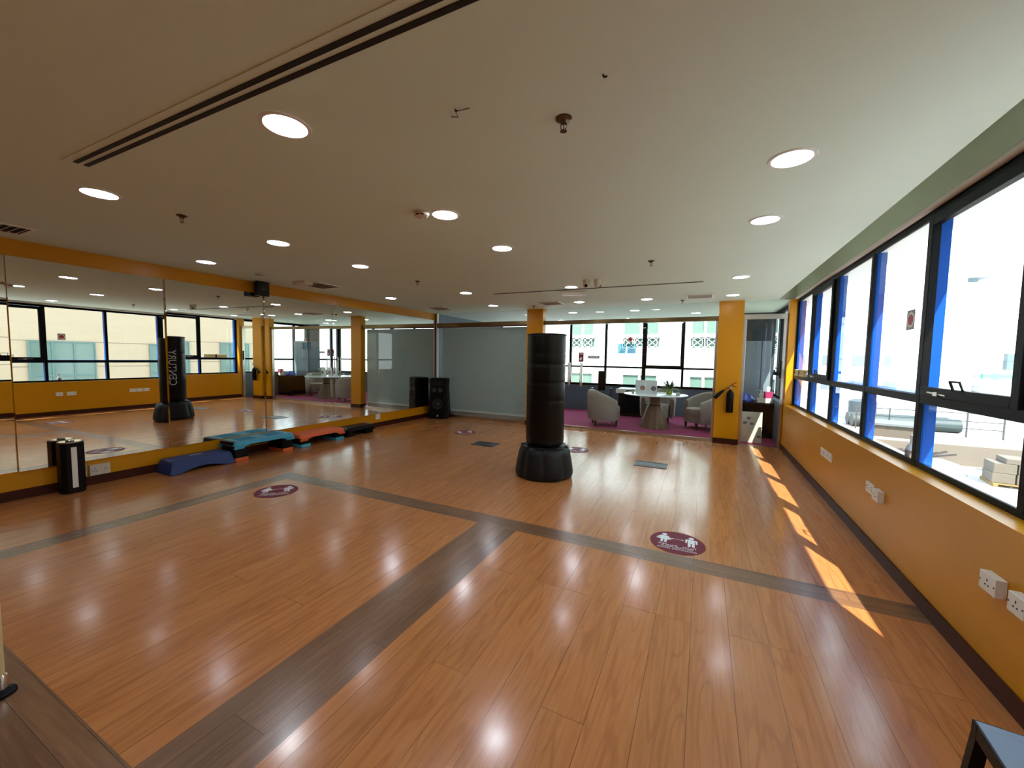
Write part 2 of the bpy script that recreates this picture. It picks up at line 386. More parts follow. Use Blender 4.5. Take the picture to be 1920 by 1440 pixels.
bxs((0.62, 1.27, YB-0.05, YB+0.05, 2.25, 2.335), (0.62, 0.665, YB-0.03, YB+0.03, 0, 2.25), (1.225, 1.265, YB-0.04, YB+0.04, 0, 2.25)).build('frame', m_steel, D, bevel=0.003)
bxs((0.668, 1.222, YB-0.006, YB+0.006, 0.01, 2.245)).build('pane', m_glass, D)
bxs((0.62, 1.27, YB-0.006, YB+0.006, 2.336, ZC)).build('pane', m_glass, D)
h = MB(); h.box(1.19, 1.218, YB-0.03, YB-0.008, 1.22, 1.52); h.tube([(1.2, YB-0.03, 1.4), (1.2, YB-0.06, 1.4), (1.12, YB-0.06, 1.4)], 0.009, 8)
h.build('handle', m_blk, D, smooth=True)

# ------------------------------------------------------------------ lounge behind the glass
struct(bxs((-6.2, 1.4, YR, YR+0.15, -0.2, 0.76)), 'wall_back', m_bluegrey)
struct(bxs((0.64, 1.385, 10.25, 10.33, 0, ZC)), 'wall_back', m_dark)
W = sempty('window_10')
rm = [-6.0, -4.75, -3.63, -2.57, -1.50, -0.50, 0.43, 1.36]
f = MB()
for k, x in enumerate(rm):
    hw = 0.05 if k == 4 else 0.03
    f.box(x-hw, x+hw, YR-0.02, YR+0.06, 0.78, 2.58)
f.box(-6.1, 1.4, YR-0.02, YR+0.06, 0.74, 0.80); f.box(-6.1, 1.4, YR-0.015, YR+0.05, 1.26, 1.31)
f.box(-1.50, -0.5, YR-0.03, YR, 1.31, 1.36); f.box(-0.56, -0.50, YR-0.03, YR, 1.31, 2.5); f.box(-1.5, -1.43, YR-0.03, YR, 1.31, 2.5)
f.build('frame', m_black, W)
bxs((-6.1, 1.4, YR+0.01, YR+0.018, 0.79, 2.58)).build('pane', m_wglass, W)

# ------------------------------------------------------------------ mirror wall
mir = [(0.02, 1.348, -0.020, 0.002, 'frameless mirror panel on the yellow wall ending just before the black bin'),
       (1.3495, 2.604, -0.0163, -0.0006, 'frameless mirror panel rising behind the black bin and the double socket'),
       (2.6055, 3.849, -0.021, 0.005, 'frameless mirror panel behind the blue step, under the small wall speaker'),
       (3.8505, 5.096, -0.008, 0.004, 'frameless mirror panel behind the orange step'),
       (5.0975, 6.363, 0.004, 0.004, 'frameless mirror panel above the small white socket past the black step'),
       (6.3645, 7.623, 0.003, 0.004, 'frameless mirror panel next to last before the glass corner'),
       (7.6245, 8.185, 0.0, 0.0, 'narrow mirror panel in the corner behind the tower speaker')]
for k, (y0, y1, a, b, lab) in enumerate(mir):
    zb, zt = 0.283, 2.413
    ym = (y0+y1)/2; h = (y1-y0)/2; hz = (zt-zb)/2
    mb = MB(); o = Vector((XL+0.018, ym, (zb+zt)/2))
    n = Vector((1, -a, -b)).normalized(); ey = Vector((a, 1, 0)).normalized(); ez = n.cross(ey)
    P = lambda d, i, j: o+n*d+ey*h*i+ez*hz*j
    fr = [mb.bm.verts.new(P(0, i, j)) for i, j in ((-1, -1), (1, -1), (1, 1), (-1, 1))]
    bk = [mb.bm.verts.new((XL+0.001, ym+h*i, (zb+zt)/2+hz*j)) for i, j in ((-1, -1), (1, -1), (1, 1), (-1, 1))]
    mb.bm.faces.new(fr).material_index = 0
    mb.bm.faces.new(bk[::-1]).material_index = 1
    for i in range(4):
        j = (i+1) % 4; mb.bm.faces.new((fr[i], bk[i], bk[j], fr[j])).material_index = 1
    tag(mb.build('mirror_panel', [m_mirror, m_mirror]), lab, 'mirror', 'wall mirror panels')

# ------------------------------------------------------------------ free-standing bag
bag = thing('punching_bag', 'tall black free-standing punching bag on a round weighted base', 'punching bag', (-1.80, 4.72, 0))
def bmod(a, z):
    k = math.cos(8*a+0.4)
    return 1.03-0.05*max(0, -k)**4*(1 if 0.06 < z < 0.33 else 0.3)+0.012*k
MB_ = MB(); MB_.lathe([(0.20, 0), (0.325, 0.0), (0.35, 0.02), (0.362, 0.06), (0.36, 0.10), (0.345, 0.2), (0.325, 0.3), (0.312, 0.35), (0.29, 0.378), (0.262, 0.392), (0.2, 0.395), (0.1, 0.395)], 96, mod=bmod)
b_ = MB_.build('base', m_rubber, bag, smooth=True)
for k in range(8):
    q = MB(); a = k*PI/4+0.2; q.obox((0.285*math.cos(a), 0.285*math.sin(a), 0.392), (-math.sin(a), math.cos(a), 0), (math.cos(a), math.sin(a), -0.3), (0.3*math.cos(a), 0.3*math.sin(a), 1), 0.045, 0.022, 0.006)
    q.build('rib', m_rubber, b_, bevel=0.004)
def wr(a, z):
    return 1+0.006*math.sin(2*a+9*z)*math.sin(5*z+1)+0.003*math.sin(37*z+3*math.sin(3*a))*(0.5+0.5*math.sin(2*a-0.6))
prof = [(0.10, 0.397), (0.205, 0.40), (0.236, 0.425), (0.243, 0.46)]
zs = [0.5+0.02*i for i in range(64)]
seams = (0.62, 0.98, 1.20, 1.43, 1.56)
for z in zs: prof.append((0.243-(0.004 if min(abs(z-s) for s in seams) < 0.011 else 0), z))
prof += [(0.243, 1.785), (0.240, 1.800), (0.228, 1.808), (0.12, 1.811), (0.02, 1.811)]
q = MB(); q.lathe(prof, 72, mod=wr); q.build('body', m_vinyl, bag, smooth=True)
q = MB(); q.lathe([(0.236, 1.806), (0.246, 1.803), (0.249, 1.796), (0.246, 1.789), (0.24, 1.788)], 64, cap0=False, cap1=False); q.build('piping', m_blk, bag, smooth=True)
th0 = math.radians(203)
def wrap(x, y, z):   # x runs up the bag, y runs around it
    a = th0-y/0.245; r = 0.2475+z
    return (r*math.cos(a), r*math.sin(a), 1.13+x)
tag(text_mesh('CENTURY', 0.185, 'lettering', mat('grey_print', (196, 198, 196), 0.5, var=0.05), bag, wrap, stretch=0.92), 'white outlined word running up the bag')

# ------------------------------------------------------------------ floor stickers
def bez(c, r, n=14): return [(c[0]+r*math.cos(2*PI*i/n), c[1]+r*math.sin(2*PI*i/n)) for i in range(n)]
def sticker(x, y, rot, lab, text=True):
    t = thing('floor_sticker', lab, 'floor sticker', (x, y, 0), rot, 'round maroon floor stickers')
    q = MB(); q.lathe([(0.0005, 0.0005), (0.212, 0.0005), (0.212, 0.0016), (0.0005, 0.0016)], 64); q.build('disc', m_red, t)
    w_ = MB(); z0, z1 = 0.0017, 0.0022; cx = -0.105
    w_.prism(bez((cx, 0.127), 0.021), z0, z1)
    w_.prism([(cx-.028, .10), (cx-.062, .045), (cx-.050, .038), (cx-.022, .078), (cx-.048, .025), (cx-.024, .025), (cx-.024, -.03), (cx-.005, -.03), (cx-.005, .02), (cx+.005, .02), (cx+.005, -.03), (cx+.024, -.03), (cx+.024, .025), (cx+.048, .025), (cx+.022, .078), (cx+.050, .038), (cx+.062, .045), (cx+.028, .10)], z0, z1)
    w_.build('woman_pictogram', m_pict, t)
    w_ = MB(); cx = 0.105
    w_.prism(bez((cx, 0.127), 0.021), z0, z1)
    w_.prism([(cx-.034, .10), (cx-.046, .09), (cx-.046, .03), (cx-.032, .03), (cx-.032, .078), (cx-.026, .078), (cx-.026, -.035), (cx-.004, -.035), (cx-.004, .025), (cx+.004, .025), (cx+.004, -.035), (cx+.026, -.035), (cx+.026, .078), (cx+.032, .078), (cx+.032, .03), (cx+.046, .03), (cx+.046, .09), (cx+.034, .10)], z0, z1)
    w_.build('man_pictogram', m_pict, t)
    w_ = MB(); w_.prism([(-.035, .062), (.035, .062), (.035, .066), (-.035, .066)], z0, z1)
    w_.prism([(.033, .055), (.050, .064), (.033, .073)], z0, z1); w_.prism([(-.033, .055), (-.033, .073), (-.050, .064)], z0, z1)
    w_.build('arrow', m_pict, t)
    ar = ''.join(chr(c) for c in (0xFE94, 0xFED3, 0xFE8E, 0xFEB4, 0xFEE3))+'  '+''.join(chr(c) for c in (0xFED9, 0xFEAE, 0xFE97, 0xFE8D))
    for s, sz, yy, st in ((ar, 0.040, -0.062, 1.45), ('PLEASE PRACTICE', 0.032, -0.096, 0.95), ('SOCIAL DISTANCING', 0.032, -0.128, 0.95)):
        text_mesh(s, sz, 'lettering', m_pict, t, lambda a, b_, c, yy=yy: (a, b_+yy, 0.0019+max(c, 0)*0.5), stretch=st)
    return t
st = sticker(-0.13, 3.45, math.radians(1), 'round maroon distancing sticker beside the dark band, nearest the window wall')
dup(st, (-4.155, 2.70, 0), math.radians(43), 'round maroon distancing sticker inside the corner of the dark bands')
dup(st, (-4.22, 6.62, 0), math.radians(45), 'round maroon distancing sticker in front of the roller blind')
dup(st, (-1.83, 6.27, 0), math.radians(10), 'round maroon distancing sticker half hidden behind the punching bag')

# floor box covers
m_plate = mat('taped_plate', (74, 80, 84), 0.35, 0.6, var=0.25, scale=30, bump=0.3, bscale=40)
m_tape = mat('black_tape', (22, 24, 26), 0.45, var=0.2, scale=25)
def plate(x, y, rot, lab):
    t = thing('floor_box', lab, 'floor box', (x, y, 0), rot, 'floor boxes')
    bxs((-0.215, 0.215, -0.155, 0.155, 0.0003, 0.004)).build('cover', m_plate, t)
    for s in (-1, 1):
        q = MB(); pts = [(-0.22+0.044*i, s*0.15+0.012*random.uniform(-1, 1)) for i in range(11)]
        q.prism(pts+[(px, py-s*0.045+0.01*random.uniform(-1, 1)) for px, py in pts[::-1]], 0.0042, 0.0056)
        q.build('tape', m_tape, t)
    bxs((-0.10, 0.10, -0.07, 0.07, 0.0041, 0.0049)).build('lid', m_plate, t)
    return t
p0 = plate(-0.615, 5.91, 0.0, 'grey metal floor box cover with torn black tape, on the window side')
plate(-3.34, 5.90, 0.0, 'dark taped floor box cover between the punching bag and the tower speaker')

# ------------------------------------------------------------------ exercise steps along the mirror
def step_deck(L, Wd, H0, H1, ch=0.03, r=0.035):
    """ rounded platform deck from z=H0 to z=H1 """
    def rr(l, w, rad, n=5):
        pts = []
        for cx, cy, a0 in ((l/2-rad, w/2-rad, 0), (-l/2+rad, w/2-rad, PI/2), (-l/2+rad, -w/2+rad, PI), (l/2-rad, -w/2+rad, 1.5*PI)):
            for k in range(n+1): a = a0+PI/2*k/n; pts.append((cx+rad*math.cos(a), cy+rad*math.sin(a)))
        return pts
    m = MB()
    m.loft([[(y, x, z) for x, y in rr(l, w_, rad)] for l, w_, rad, z in ((L+ch, Wd+ch, r, H0), (L, Wd, r, H1-0.012), (L-0.008, Wd-0.008, r, H1-0.003), (L-0.03, Wd-0.03, r*0.8, H1))])
    return m
# blue one-piece step with an arched skirt
t = thing('aerobic_step', 'plain dark blue one-piece step lying next to the black bin', 'exercise step', (-5.93, 2.80, 0), 0, 'exercise steps along the mirror wall')
q = MB()
prof = [(-0.375, 0.0), (-0.26, 0.0)]+[(-0.26+0.52*k/12, 0.05*math.sin(PI*k/12)) for k in range(1, 12)]+[(0.26, 0.0), (0.375, 0.0), (0.335, 0.15), (0.31, 0.17), (-0.31, 0.17), (-0.335, 0.15)]
def tap(y, z, s): k = min(z/0.17, 1); return (s*(0.185-0.035*k-(0.02 if z > 0.16 else 0)), y, z)
q.loft([[tap(y, z, -1) for y, z in prof], [tap(y, z, 1) for y, z in prof]])
q.build('body', mat('navy_plastic', (26, 52, 112), 0.5, var=0.08, bump=0.1, bscale=90), t, bevel=0.012, bseg=3)
bxs((-0.03, -0.005, -0.07, 0.07, 0.169, 0.1715)).build('label', m_offw, t)
def big_step(lab, y, L, H, deck, riser, cap, x=-5.93, cap_end=-1, blocks=((-1, 0.0),), Wd=0.36, low=0.05):
    t = thing('aerobic_step', lab, 'exercise step', (x, y, 0), 0, 'exercise steps along the mirror wall')
    d = step_deck(L, Wd, H-0.055, H).build('deck', deck, t, bevel=0.004)
    # hanging skirt corners
    for sx in (-1, 1):
        for sy in (-1, 1):
            q = MB(); a = sy*(L/2-0.0); b = sy*(L/2-0.13)
            poly = [(a, H-0.05), (a+sy*0.016, H-0.10), (b-sy*-0.02, H-0.10), (b, H-0.075), (b-sy*0.09, H-0.05)]
            xx = sx*(Wd/2+0.012)
            q.loft([[(xx, yy, zz) for yy, zz in poly], [(xx-sx*0.02, yy, zz) for yy, zz in poly]])
            q.build('skirt', deck, t)
    q = bxs((-Wd/2+0.035, Wd/2-0.035, -L/2+0.02, L/2-0.02, H-0.075, H-0.054)); q.build('underside', m_blk, t)
    for sy in (-1, 1):
        q = MB(); q.loft([[(i*(Wd/2-0.02+k), sy*(L/2-0.09)+j*(0.075+k), z) for i, j in ((-1, -1), (1, -1), (1, 1), (-1, 1))] for k, z in ((0.012, low), (0.0, H-0.07))])
        q.build('riser', m_blk, t, bevel=0.006)
    if low > 0.001:
        for sy in (-1, 1):
            bxs((-Wd/2, Wd/2, sy*(L/2-0.09)-0.085, sy*(L/2-0.09)+0.085, 0, low)).build('foot_block', riser, t, bevel=0.006)
    if cap:
        for sy in ((-1,) if cap_end < 0 else (-1, 1)):
            m2 = MB(); m2.box(-Wd/2+0.03, Wd/2-0.03, sy*(L/2-0.015)-0.035, sy*(L/2-0.015)+0.03, H-0.05, H+0.002); m2.build('end_cap', cap, t, bevel=0.012)
    return t
m_teal = mat('teal_plastic', (58, 158, 190), 0.5, var=0.06, scale=25, bump=0.15, bscale=120)
m_org = mat('orange_plastic', (222, 96, 36), 0.5, var=0.06, scale=25, bump=0.15, bscale=120)
t = big_step('teal step platform on black risers with an orange foot block', 3.60, 0.86, 0.275, m_teal, m_org, m_blk)
for yy in (-0.2, 0.2): bxs((-0.12, 0.12, yy-0.12, yy+0.12, 0.2745, 0.2765)).build('grip_mat', mat('teal_mat', (46, 138, 170), 0.8, bump=0.5, bscale=200), t)
t = big_step('orange step platform with teal foot blocks, between teal and black steps', 4.58, 0.84, 0.205, m_org, mat('teal_block', (70, 170, 200), 0.5), None)
t = big_step('black step platform with grey corners, farthest along the mirror', 5.43, 0.62, 0.165, m_blk, m_blk, mat('grey_corner', (90, 92, 94), 0.5), cap_end=1, low=0.0, Wd=0.30)

# ------------------------------------------------------------------ black bin with silver top
t = thing('slim_bin', 'tall slim black bin with silver lid and white stripe', 'bin', (-6.005, 1.68, 0))
oc = lambda s, c: [(-s, -s+c), (-s+c, -s), (s-c, -s), (s, -s+c), (s, s-c), (s-c, s), (-s+c, s), (-s, s-c)]
q = MB(); q.loft([[(x, y, z) for x, y in oc(s, 0.035)] for s, z in ((0.086, 0), (0.09, 0.01), (0.09, 0.53), (0.086, 0.535))]); q.build('body', m_blk, t, bevel=0.003)
q = MB(); q.loft([[(x, y, z) for x, y in oc(s, 0.033)] for s, z in ((0.084, 0.536), (0.084, 0.543), (0.078, 0.546))]); ld = q.build('lid', m_chrome, t)
q = MB(); q.lathe([(0.03, 0.546), (0.035, 0.55), (0.03, 0.562), (0.012, 0.566)], 20); q.build('knob', m_chrome, ld, smooth=True)
q = MB(); q.obox((0.0908, 0.0, 0.275), (1, 0, 0), (0, 1, 0), (0, 0, 1), 0.0008, 0.021, 0.215); q.build('stripe', m_wht, t)

# ------------------------------------------------------------------ sockets
m_wear = mat('grubby_plate', (200, 195, 180), 0.5, var=0.2, scale=40)
def socket(side, y0, y1, z0, z1, lab, n=1, depth=0.012, m=None):
    x = XR if side > 0 else XL
    yc, zc = (y0+y1)/2, (z0+z1)/2; hy, hz = (y1-y0)/2, (z1-z0)/2
    t = thing('wall_socket', lab, 'socket', (x, yc, zc), 0)
    d = -side
    pl = bxs((min(0, d*depth), max(0, d*depth), -hy, hy, -hz, hz)).build('plate', m or m_wht, t, bevel=0.003)
    q = MB(); xf = d*(depth+0.0008)
    for k in range(n):
        c = -hy+hy*2*(k+0.5)/n
        for dy, dz, a, b in ((0, 0.013, 0.003, 0.006), (-0.011, -0.010, 0.005, 0.003), (0.011, -0.010, 0.005, 0.003)):
            q.box(min(d*(depth-0.001), xf), max(d*(depth-0.001), xf), c+dy-a, c+dy+a, dz-b, dz+b)
    q.build('pin_holes', m_slot, t)
    for sgn in (-1, 1):
        q = MB(); q.lathe([(0.004, d*(depth-0.001)), (0.004, d*(depth+0.0012))], 10, c=(0, sgn*hy*0.85, 0), axis='x'); q.build('screw', m_slot, t)
    return t
socket(1, 5.19, 5.325, 0.447, 0.533, 'white socket plate nearest the camera in a row of three by the window sill', 2)
socket(1, 5.335, 5.47, 0.447, 0.533, 'white socket plate in the middle of a row of three', 2)
socket(1, 5.48, 5.61, 0.447, 0.533, 'white socket plate nearest the glass wall in a row of three', 2)
socket(1, 4.035, 4.195, 0.447, 0.533, 'flush white double socket on the yellow wall beside a raised one', 2)
socket(1, 3.85, 3.965, 0.447, 0.533, 'thick raised white socket beside a flush double one', 1, 0.04)
socket(1, 2.51, 2.625, 0.447, 0.533, 'thick square white socket low on the yellow wall above the skirting', 1, 0.04)
socket(1, 2.33, 2.43, 0.447, 0.533, 'white socket cut off by the edge of the photo', 1, 0.04)
socket(-1, 1.85, 2.02, 0.105, 0.225, 'grubby double socket under the mirror beside the black bin', 2, 0.03, m_wear)
socket(-1, 1.775, 1.832, 0.12, 0.255, 'narrow pale wall plate half hidden behind the black bin', 1, 0.008, m_wear)
socket(-1, 6.14, 6.26, 0.165, 0.275, 'small white socket under the mirror past the black step', 1, 0.02)

# ------------------------------------------------------------------ ceiling fittings
def downlight(x, y, lab, on, first=[None, None]):
    if first[on] is None:
        t = thing('ceiling_downlight', lab, 'ceiling light', (x, y, ZC), 0, 'round recessed downlights')
        q = MB(); q.lathe([(0.112, -0.0003), (0.110, -0.005), (0.094, -0.006), (0.0915, -0.001)], 40, cap0=False, cap1=False); q.build('frame', m_wht, t, smooth=True)
        if on:
            q = MB(); q.lathe([(0.001, -0.0016), (0.091, -0.0016), (0.091, -0.0006), (0.001, -0.0006)], 40); q.build('diffuser', m_led, t)
        else:
            q = MB(); q.lathe([(0.001, -0.002), (0.088, -0.002), (0.088, -0.001), (0.001, -0.001)], 40); q.build('reflector', m_cfl, t)
            for yy in (-0.02, 0.02): q = MB(); q.tube([(-0.06, yy, -0.004), (0.06, yy, -0.004)], 0.008, 8); q.build('lamp_tube', m_led, t)
        first[on] = t; return t
    return dup(first[on], (x, y, ZC), None, lab)
for x, y, on, lab in [(-1.83, 1.275, 1, 'largest lit round downlight, alongside the long slot diffuser'), (-3.78, 1.265, 1, 'lit downlight just beyond the end of the long slot diffuser'),
    (-3.775, 2.53, 1, 'lit downlight between the slot diffuser and the small wall speaker'), (-5.375, 2.703, 0, 'bluish recessed downlight nearest the yellow band above the mirror'),
    (-1.82, 2.545, 1, 'lit downlight right beside the larger smoke detector'), (-1.84, 3.53, 1, 'lit downlight with a bright rim, next one past the larger smoke detector'),
    (-3.795, 3.57, 0, 'bluish recessed downlight in the row over the left mirror side, third of it'), (-5.32, 5.733, 1, 'lit downlight close above the far yellow band'),
    (-3.65, 5.71, 1, 'lit downlight before the end of the far slot diffuser'), (0.376, 2.59, 1, 'lit downlight nearest the windows and the camera'),
    (0.377, 3.606, 0, 'recessed downlight by the windows, second from the camera'), (0.386, 5.875, 0, 'bluish recessed downlight by the windows, third from the camera'),
    (0.384, 7.41, 0, 'bluish recessed downlight in front of the pillar with the extinguisher'), (-1.84, 5.80, 0, 'recessed downlight beside the pair of dome cameras'),
    (-0.955, 7.42, 1, 'lit downlight in front of the lounge glass, beside the bright vent'), (-3.99, 7.29, 1, 'small lit downlight in front of the roller blind'),
    (-2.17, 7.36, 1, 'small lit downlight beyond the emergency light tube')]:
    downlight(x, y, lab, on)
for x, y, lab in [(-1.83, 0.05, 'downlight before the slot diffuser, out of frame above the viewer'), (-3.78, 0.05, 'downlight out of frame toward the mirror side'), (0.376, 0.05, 'downlight out of frame toward the window side'),
    (0.376, 1.30, 'downlight out of frame over the window-side stool'), (-1.83, -1.6, 'downlight behind the viewer in the middle row'), (0.376, -1.6, 'downlight behind the viewer in the window row'), (-3.78, -1.6, 'downlight behind the viewer in the mirror row')]:
    downlight(x, y, lab, 1)
# lounge lights
for x, y, lab in [(-1.4, 9.0, 'lit downlight over the lounge table side'), (-2.8, 9.0, 'lit downlight in the lounge above the glass doors'), (-0.2, 9.9, 'lit downlight in the lounge near the pillar')]:
    downlight(x, y, lab, 1)

m_bz = mat('sprinkler_bronze', (96, 78, 60), 0.3, 0.9, var=0.1)
spk = thing('fire_sprinkler', 'bronze fire sprinkler hanging alone in the middle of the ceiling, nearest the camera', 'sprinkler', (-0.614, 1.762, ZC), 0, 'fire sprinklers')
q = MB(); q.lathe([(0.012, 0), (0.038, 0.0), (0.036, -0.006), (0.018, -0.014), (0.014, -0.022), (0.010, -0.022)], 24); q.build('escutcheon', m_bz, spk, smooth=True)
q = MB()
for s in (-1, 1): q.tube([(s*0.011, 0, -0.02), (s*0.014, 0, -0.032), (s*0.012, 0, -0.044), (0, 0, -0.052)], 0.0022, 6)
q.tube([(0, 0, -0.02), (0, 0, -0.05)], 0.002, 6); q.build('yoke', m_bz, spk, smooth=True)
q = MB(); q.lathe([(0.002, -0.052), (0.016, -0.055), (0.016, -0.0565), (0.002, -0.056)], 16); q.build('deflector', m_bz, spk)
for x, y, lab in [(-3.758, 1.732, 'small sprinkler near the lit downlight and the mirror wall'), (-3.75, 4.58, 'small sprinkler over the mirror side, past the wall speaker'), (-0.56, 4.596, 'small sprinkler between the dome cameras and the window downlights'),
    (-0.386, 7.75, 'tiny sprinkler next to the bright vent by the glass'), (-3.2, 7.6, 'tiny sprinkler in front of the blind, beside the pillar')]:
    dup(spk, (x, y, ZC), 0.5, lab)
def smoke(x, y, lab):
    t = thing('smoke_detector', lab, 'smoke detector', (x, y, ZC), 0, 'smoke detectors')
    q = MB(); q.lathe([(0.02, 0), (0.056, 0), (0.056, -0.014), (0.05, -0.020), (0.048, -0.034), (0.036, -0.040), (0.01, -0.041)], 32); q.build('body', m_offw, t, smooth=True)
    q = MB()
    for k in range(8): a = k*PI/4; q.obox((0.049*math.cos(a), 0.049*math.sin(a), -0.029), (-math.sin(a), math.cos(a), 0), (math.cos(a), math.sin(a), 0), (0, 0, 1), 0.012, 0.002, 0.004)
    q.build('vent_slots', m_slot, t)
    q = MB(); q.lathe([(0.006, -0.04), (0.006, -0.05), (0.002, -0.052)], 10); q.build('sensor', m_offw, t)
    return t
smoke(-1.95, 2.43, 'white smoke detector touching close to a lit downlight'); smoke(-5.41, 3.36, 'white smoke detector above the small wall speaker')

def diffuser(x, y, s, lab, sy=None, bright=False):
    t = thing('air_vent', lab, 'air vent', (x, y, ZC), 0, 'square ceiling air vents'); sy = sy or s
    q = MB(); h, g = s/2, sy/2
    for a in ((-h, h, -g, -g+0.03), (-h, h, g-0.03, g), (-h, -h+0.03, -g+0.03, g-0.03), (h-0.03, h, -g+0.03, g-0.03)): q.box(*a, -0.012, 0)
    q.build('frame', m_wht, t, bevel=0.003)
    bxs((-h+0.03, h-0.03, -g+0.03, g-0.03, -0.003, -0.001)).build('backing', m_slot if not bright else mat('vent_back', (120, 118, 112), 0.6), t)
    n = 7
    for k in range(n):
        yy = -g+0.03+(sy-0.06)*(k+0.5)/n
        q = MB(); q.obox((0, yy, -0.009), (1, 0, 0), (0, 1, 0.7), (0, -0.7, 1), h-0.03, 0.012, 0.0015); q.build('blade', m_wht, t)
    return t
diffuser(-5.62, 1.20, 0.40, 'square ceiling vent with slanted blades above the first mirror, cut by the photo edge')
diffuser(-5.42, 4.30, 0.46, 'square ceiling vent beside the white box, near the wall speaker')
diffuser(-5.35, 7.32, 0.45, 'shallow ceiling vent near the glass corner')
diffuser(-2.72, 7.35, 0.42, 'ceiling vent before the glass, beside the pillar top')
diffuser(-0.10, 7.36, 0.42, 'bright white ceiling vent nearest the windows', bright=True)
def slot(x0, x1, y, rot, lab, w_=0.125, gap=True):
    L = x1-x0
    t = thing('slot_diffuser', lab, 'slot diffuser', (x0, y, ZC), rot, 'linear slot diffusers')
    q = MB(); a = w_/2
    q.box(0, L, -a, a, -0.004, 0); q.build('flange', m_ceil, t)
    for yy in (-a*0.28, a*0.42): bxs((0.045, L-0.02, yy-a*0.17, yy+a*0.17, -0.0075, -0.0042)).build('slot', m_slot, t)
    return t
slot(-3.33, 1.05, 1.022, 0.0098, 'long double-slot linear diffuser crossing the ceiling near the camera')
slot(-3.29, -0.03, 5.955, 0.018, 'thin linear diffuser across the far ceiling by the dome cameras', 0.09)
t = thing('ceiling_box', 'small white box fixed to the ceiling beside the vent', 'ceiling box', (-5.42, 4.00, ZC))
bxs((-0.13, 0.13, -0.07, 0.07, -0.05, 0)).build('body', m_offw, t, bevel=0.006); bxs((-0.10, 0.10, -0.0715, -0.07, -0.04, -0.015)).build('label', m_wht, t)
def camdome(x, y, lab, face):
    t = thing('dome_camera', lab, 'camera', (x, y, ZC), face, 'ceiling cameras')
    q = MB(); q.lathe([(0.02, 0), (0.05, 0), (0.05, -0.02), (0.046, -0.045), (0.044, -0.055)], 28); q.build('base', m_offw, t, smooth=True)
    q = MB(); q.lathe([(0.043, -0.05), (0.046, -0.065), (0.040, -0.088), (0.022, -0.104), (0.003, -0.108)], 28); d = q.build('dome', m_offw, t, smooth=True)
    q = MB(); q.tube([(0, -0.03, -0.078), (0, -0.048, -0.084)], 0.02, 16); q.build('lens', m_blk, d, smooth=True)
camdome(-1.49, 5.37, 'white ceiling camera with its dark lens toward the room', 0.2); camdome(-1.345, 5.39, 'white ceiling camera turned sideways beside the other', 2.3)
t = thing('emergency_light', 'slim tubular emergency light on the far ceiling under the slot diffuser', 'emergency light', (-1.95, 6.25, ZC), 0.35)
bxs((-0.19, 0.19, -0.035, 0.035, -0.035, 0)).build('housing', m_offw, t, bevel=0.005)
q = MB(); q.tube([(-0.17, 0, -0.05), (0.17, 0, -0.05)], 0.02, 12); q.build('tube', m_wht, t, smooth=True)
q = MB(); q.lathe([(0.024, 0.17), (0.028, 0.185), (0.028, 0.20), (0.01, 0.202)], 14, c=(0, 0, -0.045), axis='x'); q.build('end_cap', m_wht, t, smooth=True)
for x, y, lab in ((-1.02, 1.50, 'loose cable end poking from the ceiling, the larger one'), (-0.386, 1.558, 'tiny dark cable stub in the ceiling near the sprinkler')):
    t = MB(); big = x < -0.9
    if big: t.tube([(x-0.05, y+0.04, ZC-0.001), (x-0.02, y+0.05, ZC-0.006), (x, y, ZC-0.012), (x+0.03, y+0.01, ZC-0.008), (x+0.06, y+0.02, ZC-0.002)], 0.0016, 6)
    t.tube([(x-0.005, y+0.004, ZC), (x, y, ZC-0.012), (x+0.012, y-0.006, ZC-0.016)], 0.0035, 6)
    tag(t.build('cable_stub', m_slot), lab, 'cable')

# ------------------------------------------------------------------ speakers
t = thing('wall_speaker', 'small black speaker box on the yellow band under the ceiling', 'speaker', (XL, 3.75, 2.47))
bxs((0, 0.05, -0.03, 0.03, -0.03, 0.03)).build('bracket', m_blk, t)
q = MB(); q.loft([[(0.05, -0.07, -0.10), (0.05, 0.07, -0.10), (0.05, 0.07, 0.10), (0.05, -0.07, 0.10)], [(0.17, -0.095, -0.105), (0.17, 0.095, -0.105), (0.17, 0.095, 0.105), (0.17, -0.095, 0.105)]]); q.build('cabinet', m_blk, t, bevel=0.006)
bxs((0.1702, 0.174, -0.085, 0.085, -0.095, 0.095)).build('grille', m_rubber, t, bevel=0.004)
bxs((0.1741, 0.1755, -0.025, 0.025, -0.012, -0.002)).build('badge', m_chrome, t)
t = thing('floor_speaker', 'tall black tower speaker standing in the mirror and glass corner', 'speaker', (-5.80, 7.90, 0), math.radians(22))
q = MB()
def sp_sec(z):
    wv = 0.215 if z > 0.9 else 0.20+0.055*max(0, (0.9-z)/0.9)
    return wv
rings = []
for z, k, dd in ((0.0, 0.95, 0), (0.03, 1, 0), (0.30, 1, 0), (0.62, 1, 0), (0.78, 1, 0.0), (0.93, 1.03, 0), (0.965, 1.0, 0), (0.985, 0.86, 0.03)):
    wv = sp_sec(z)*k
    rings.append([(-wv, 0.17, z), (-wv, -0.10+dd, z), (-wv*0.72, -0.165+dd, z), (wv*0.72, -0.165+dd, z), (wv, -0.10+dd, z), (wv, 0.17, z)])
q.loft(rings); q.build('cabinet', m_blk, t, bevel=0.008)
q = MB()
q.lathe([(0.135, 0.0), (0.14, 0.012), (0.115, 0.016), (0.105, 0.006)], 36, c=(0, -0.163, 0.36), axis='y', cap0=False, cap1=False); q.build('woofer_ring', m_rubber, t, smooth=True)
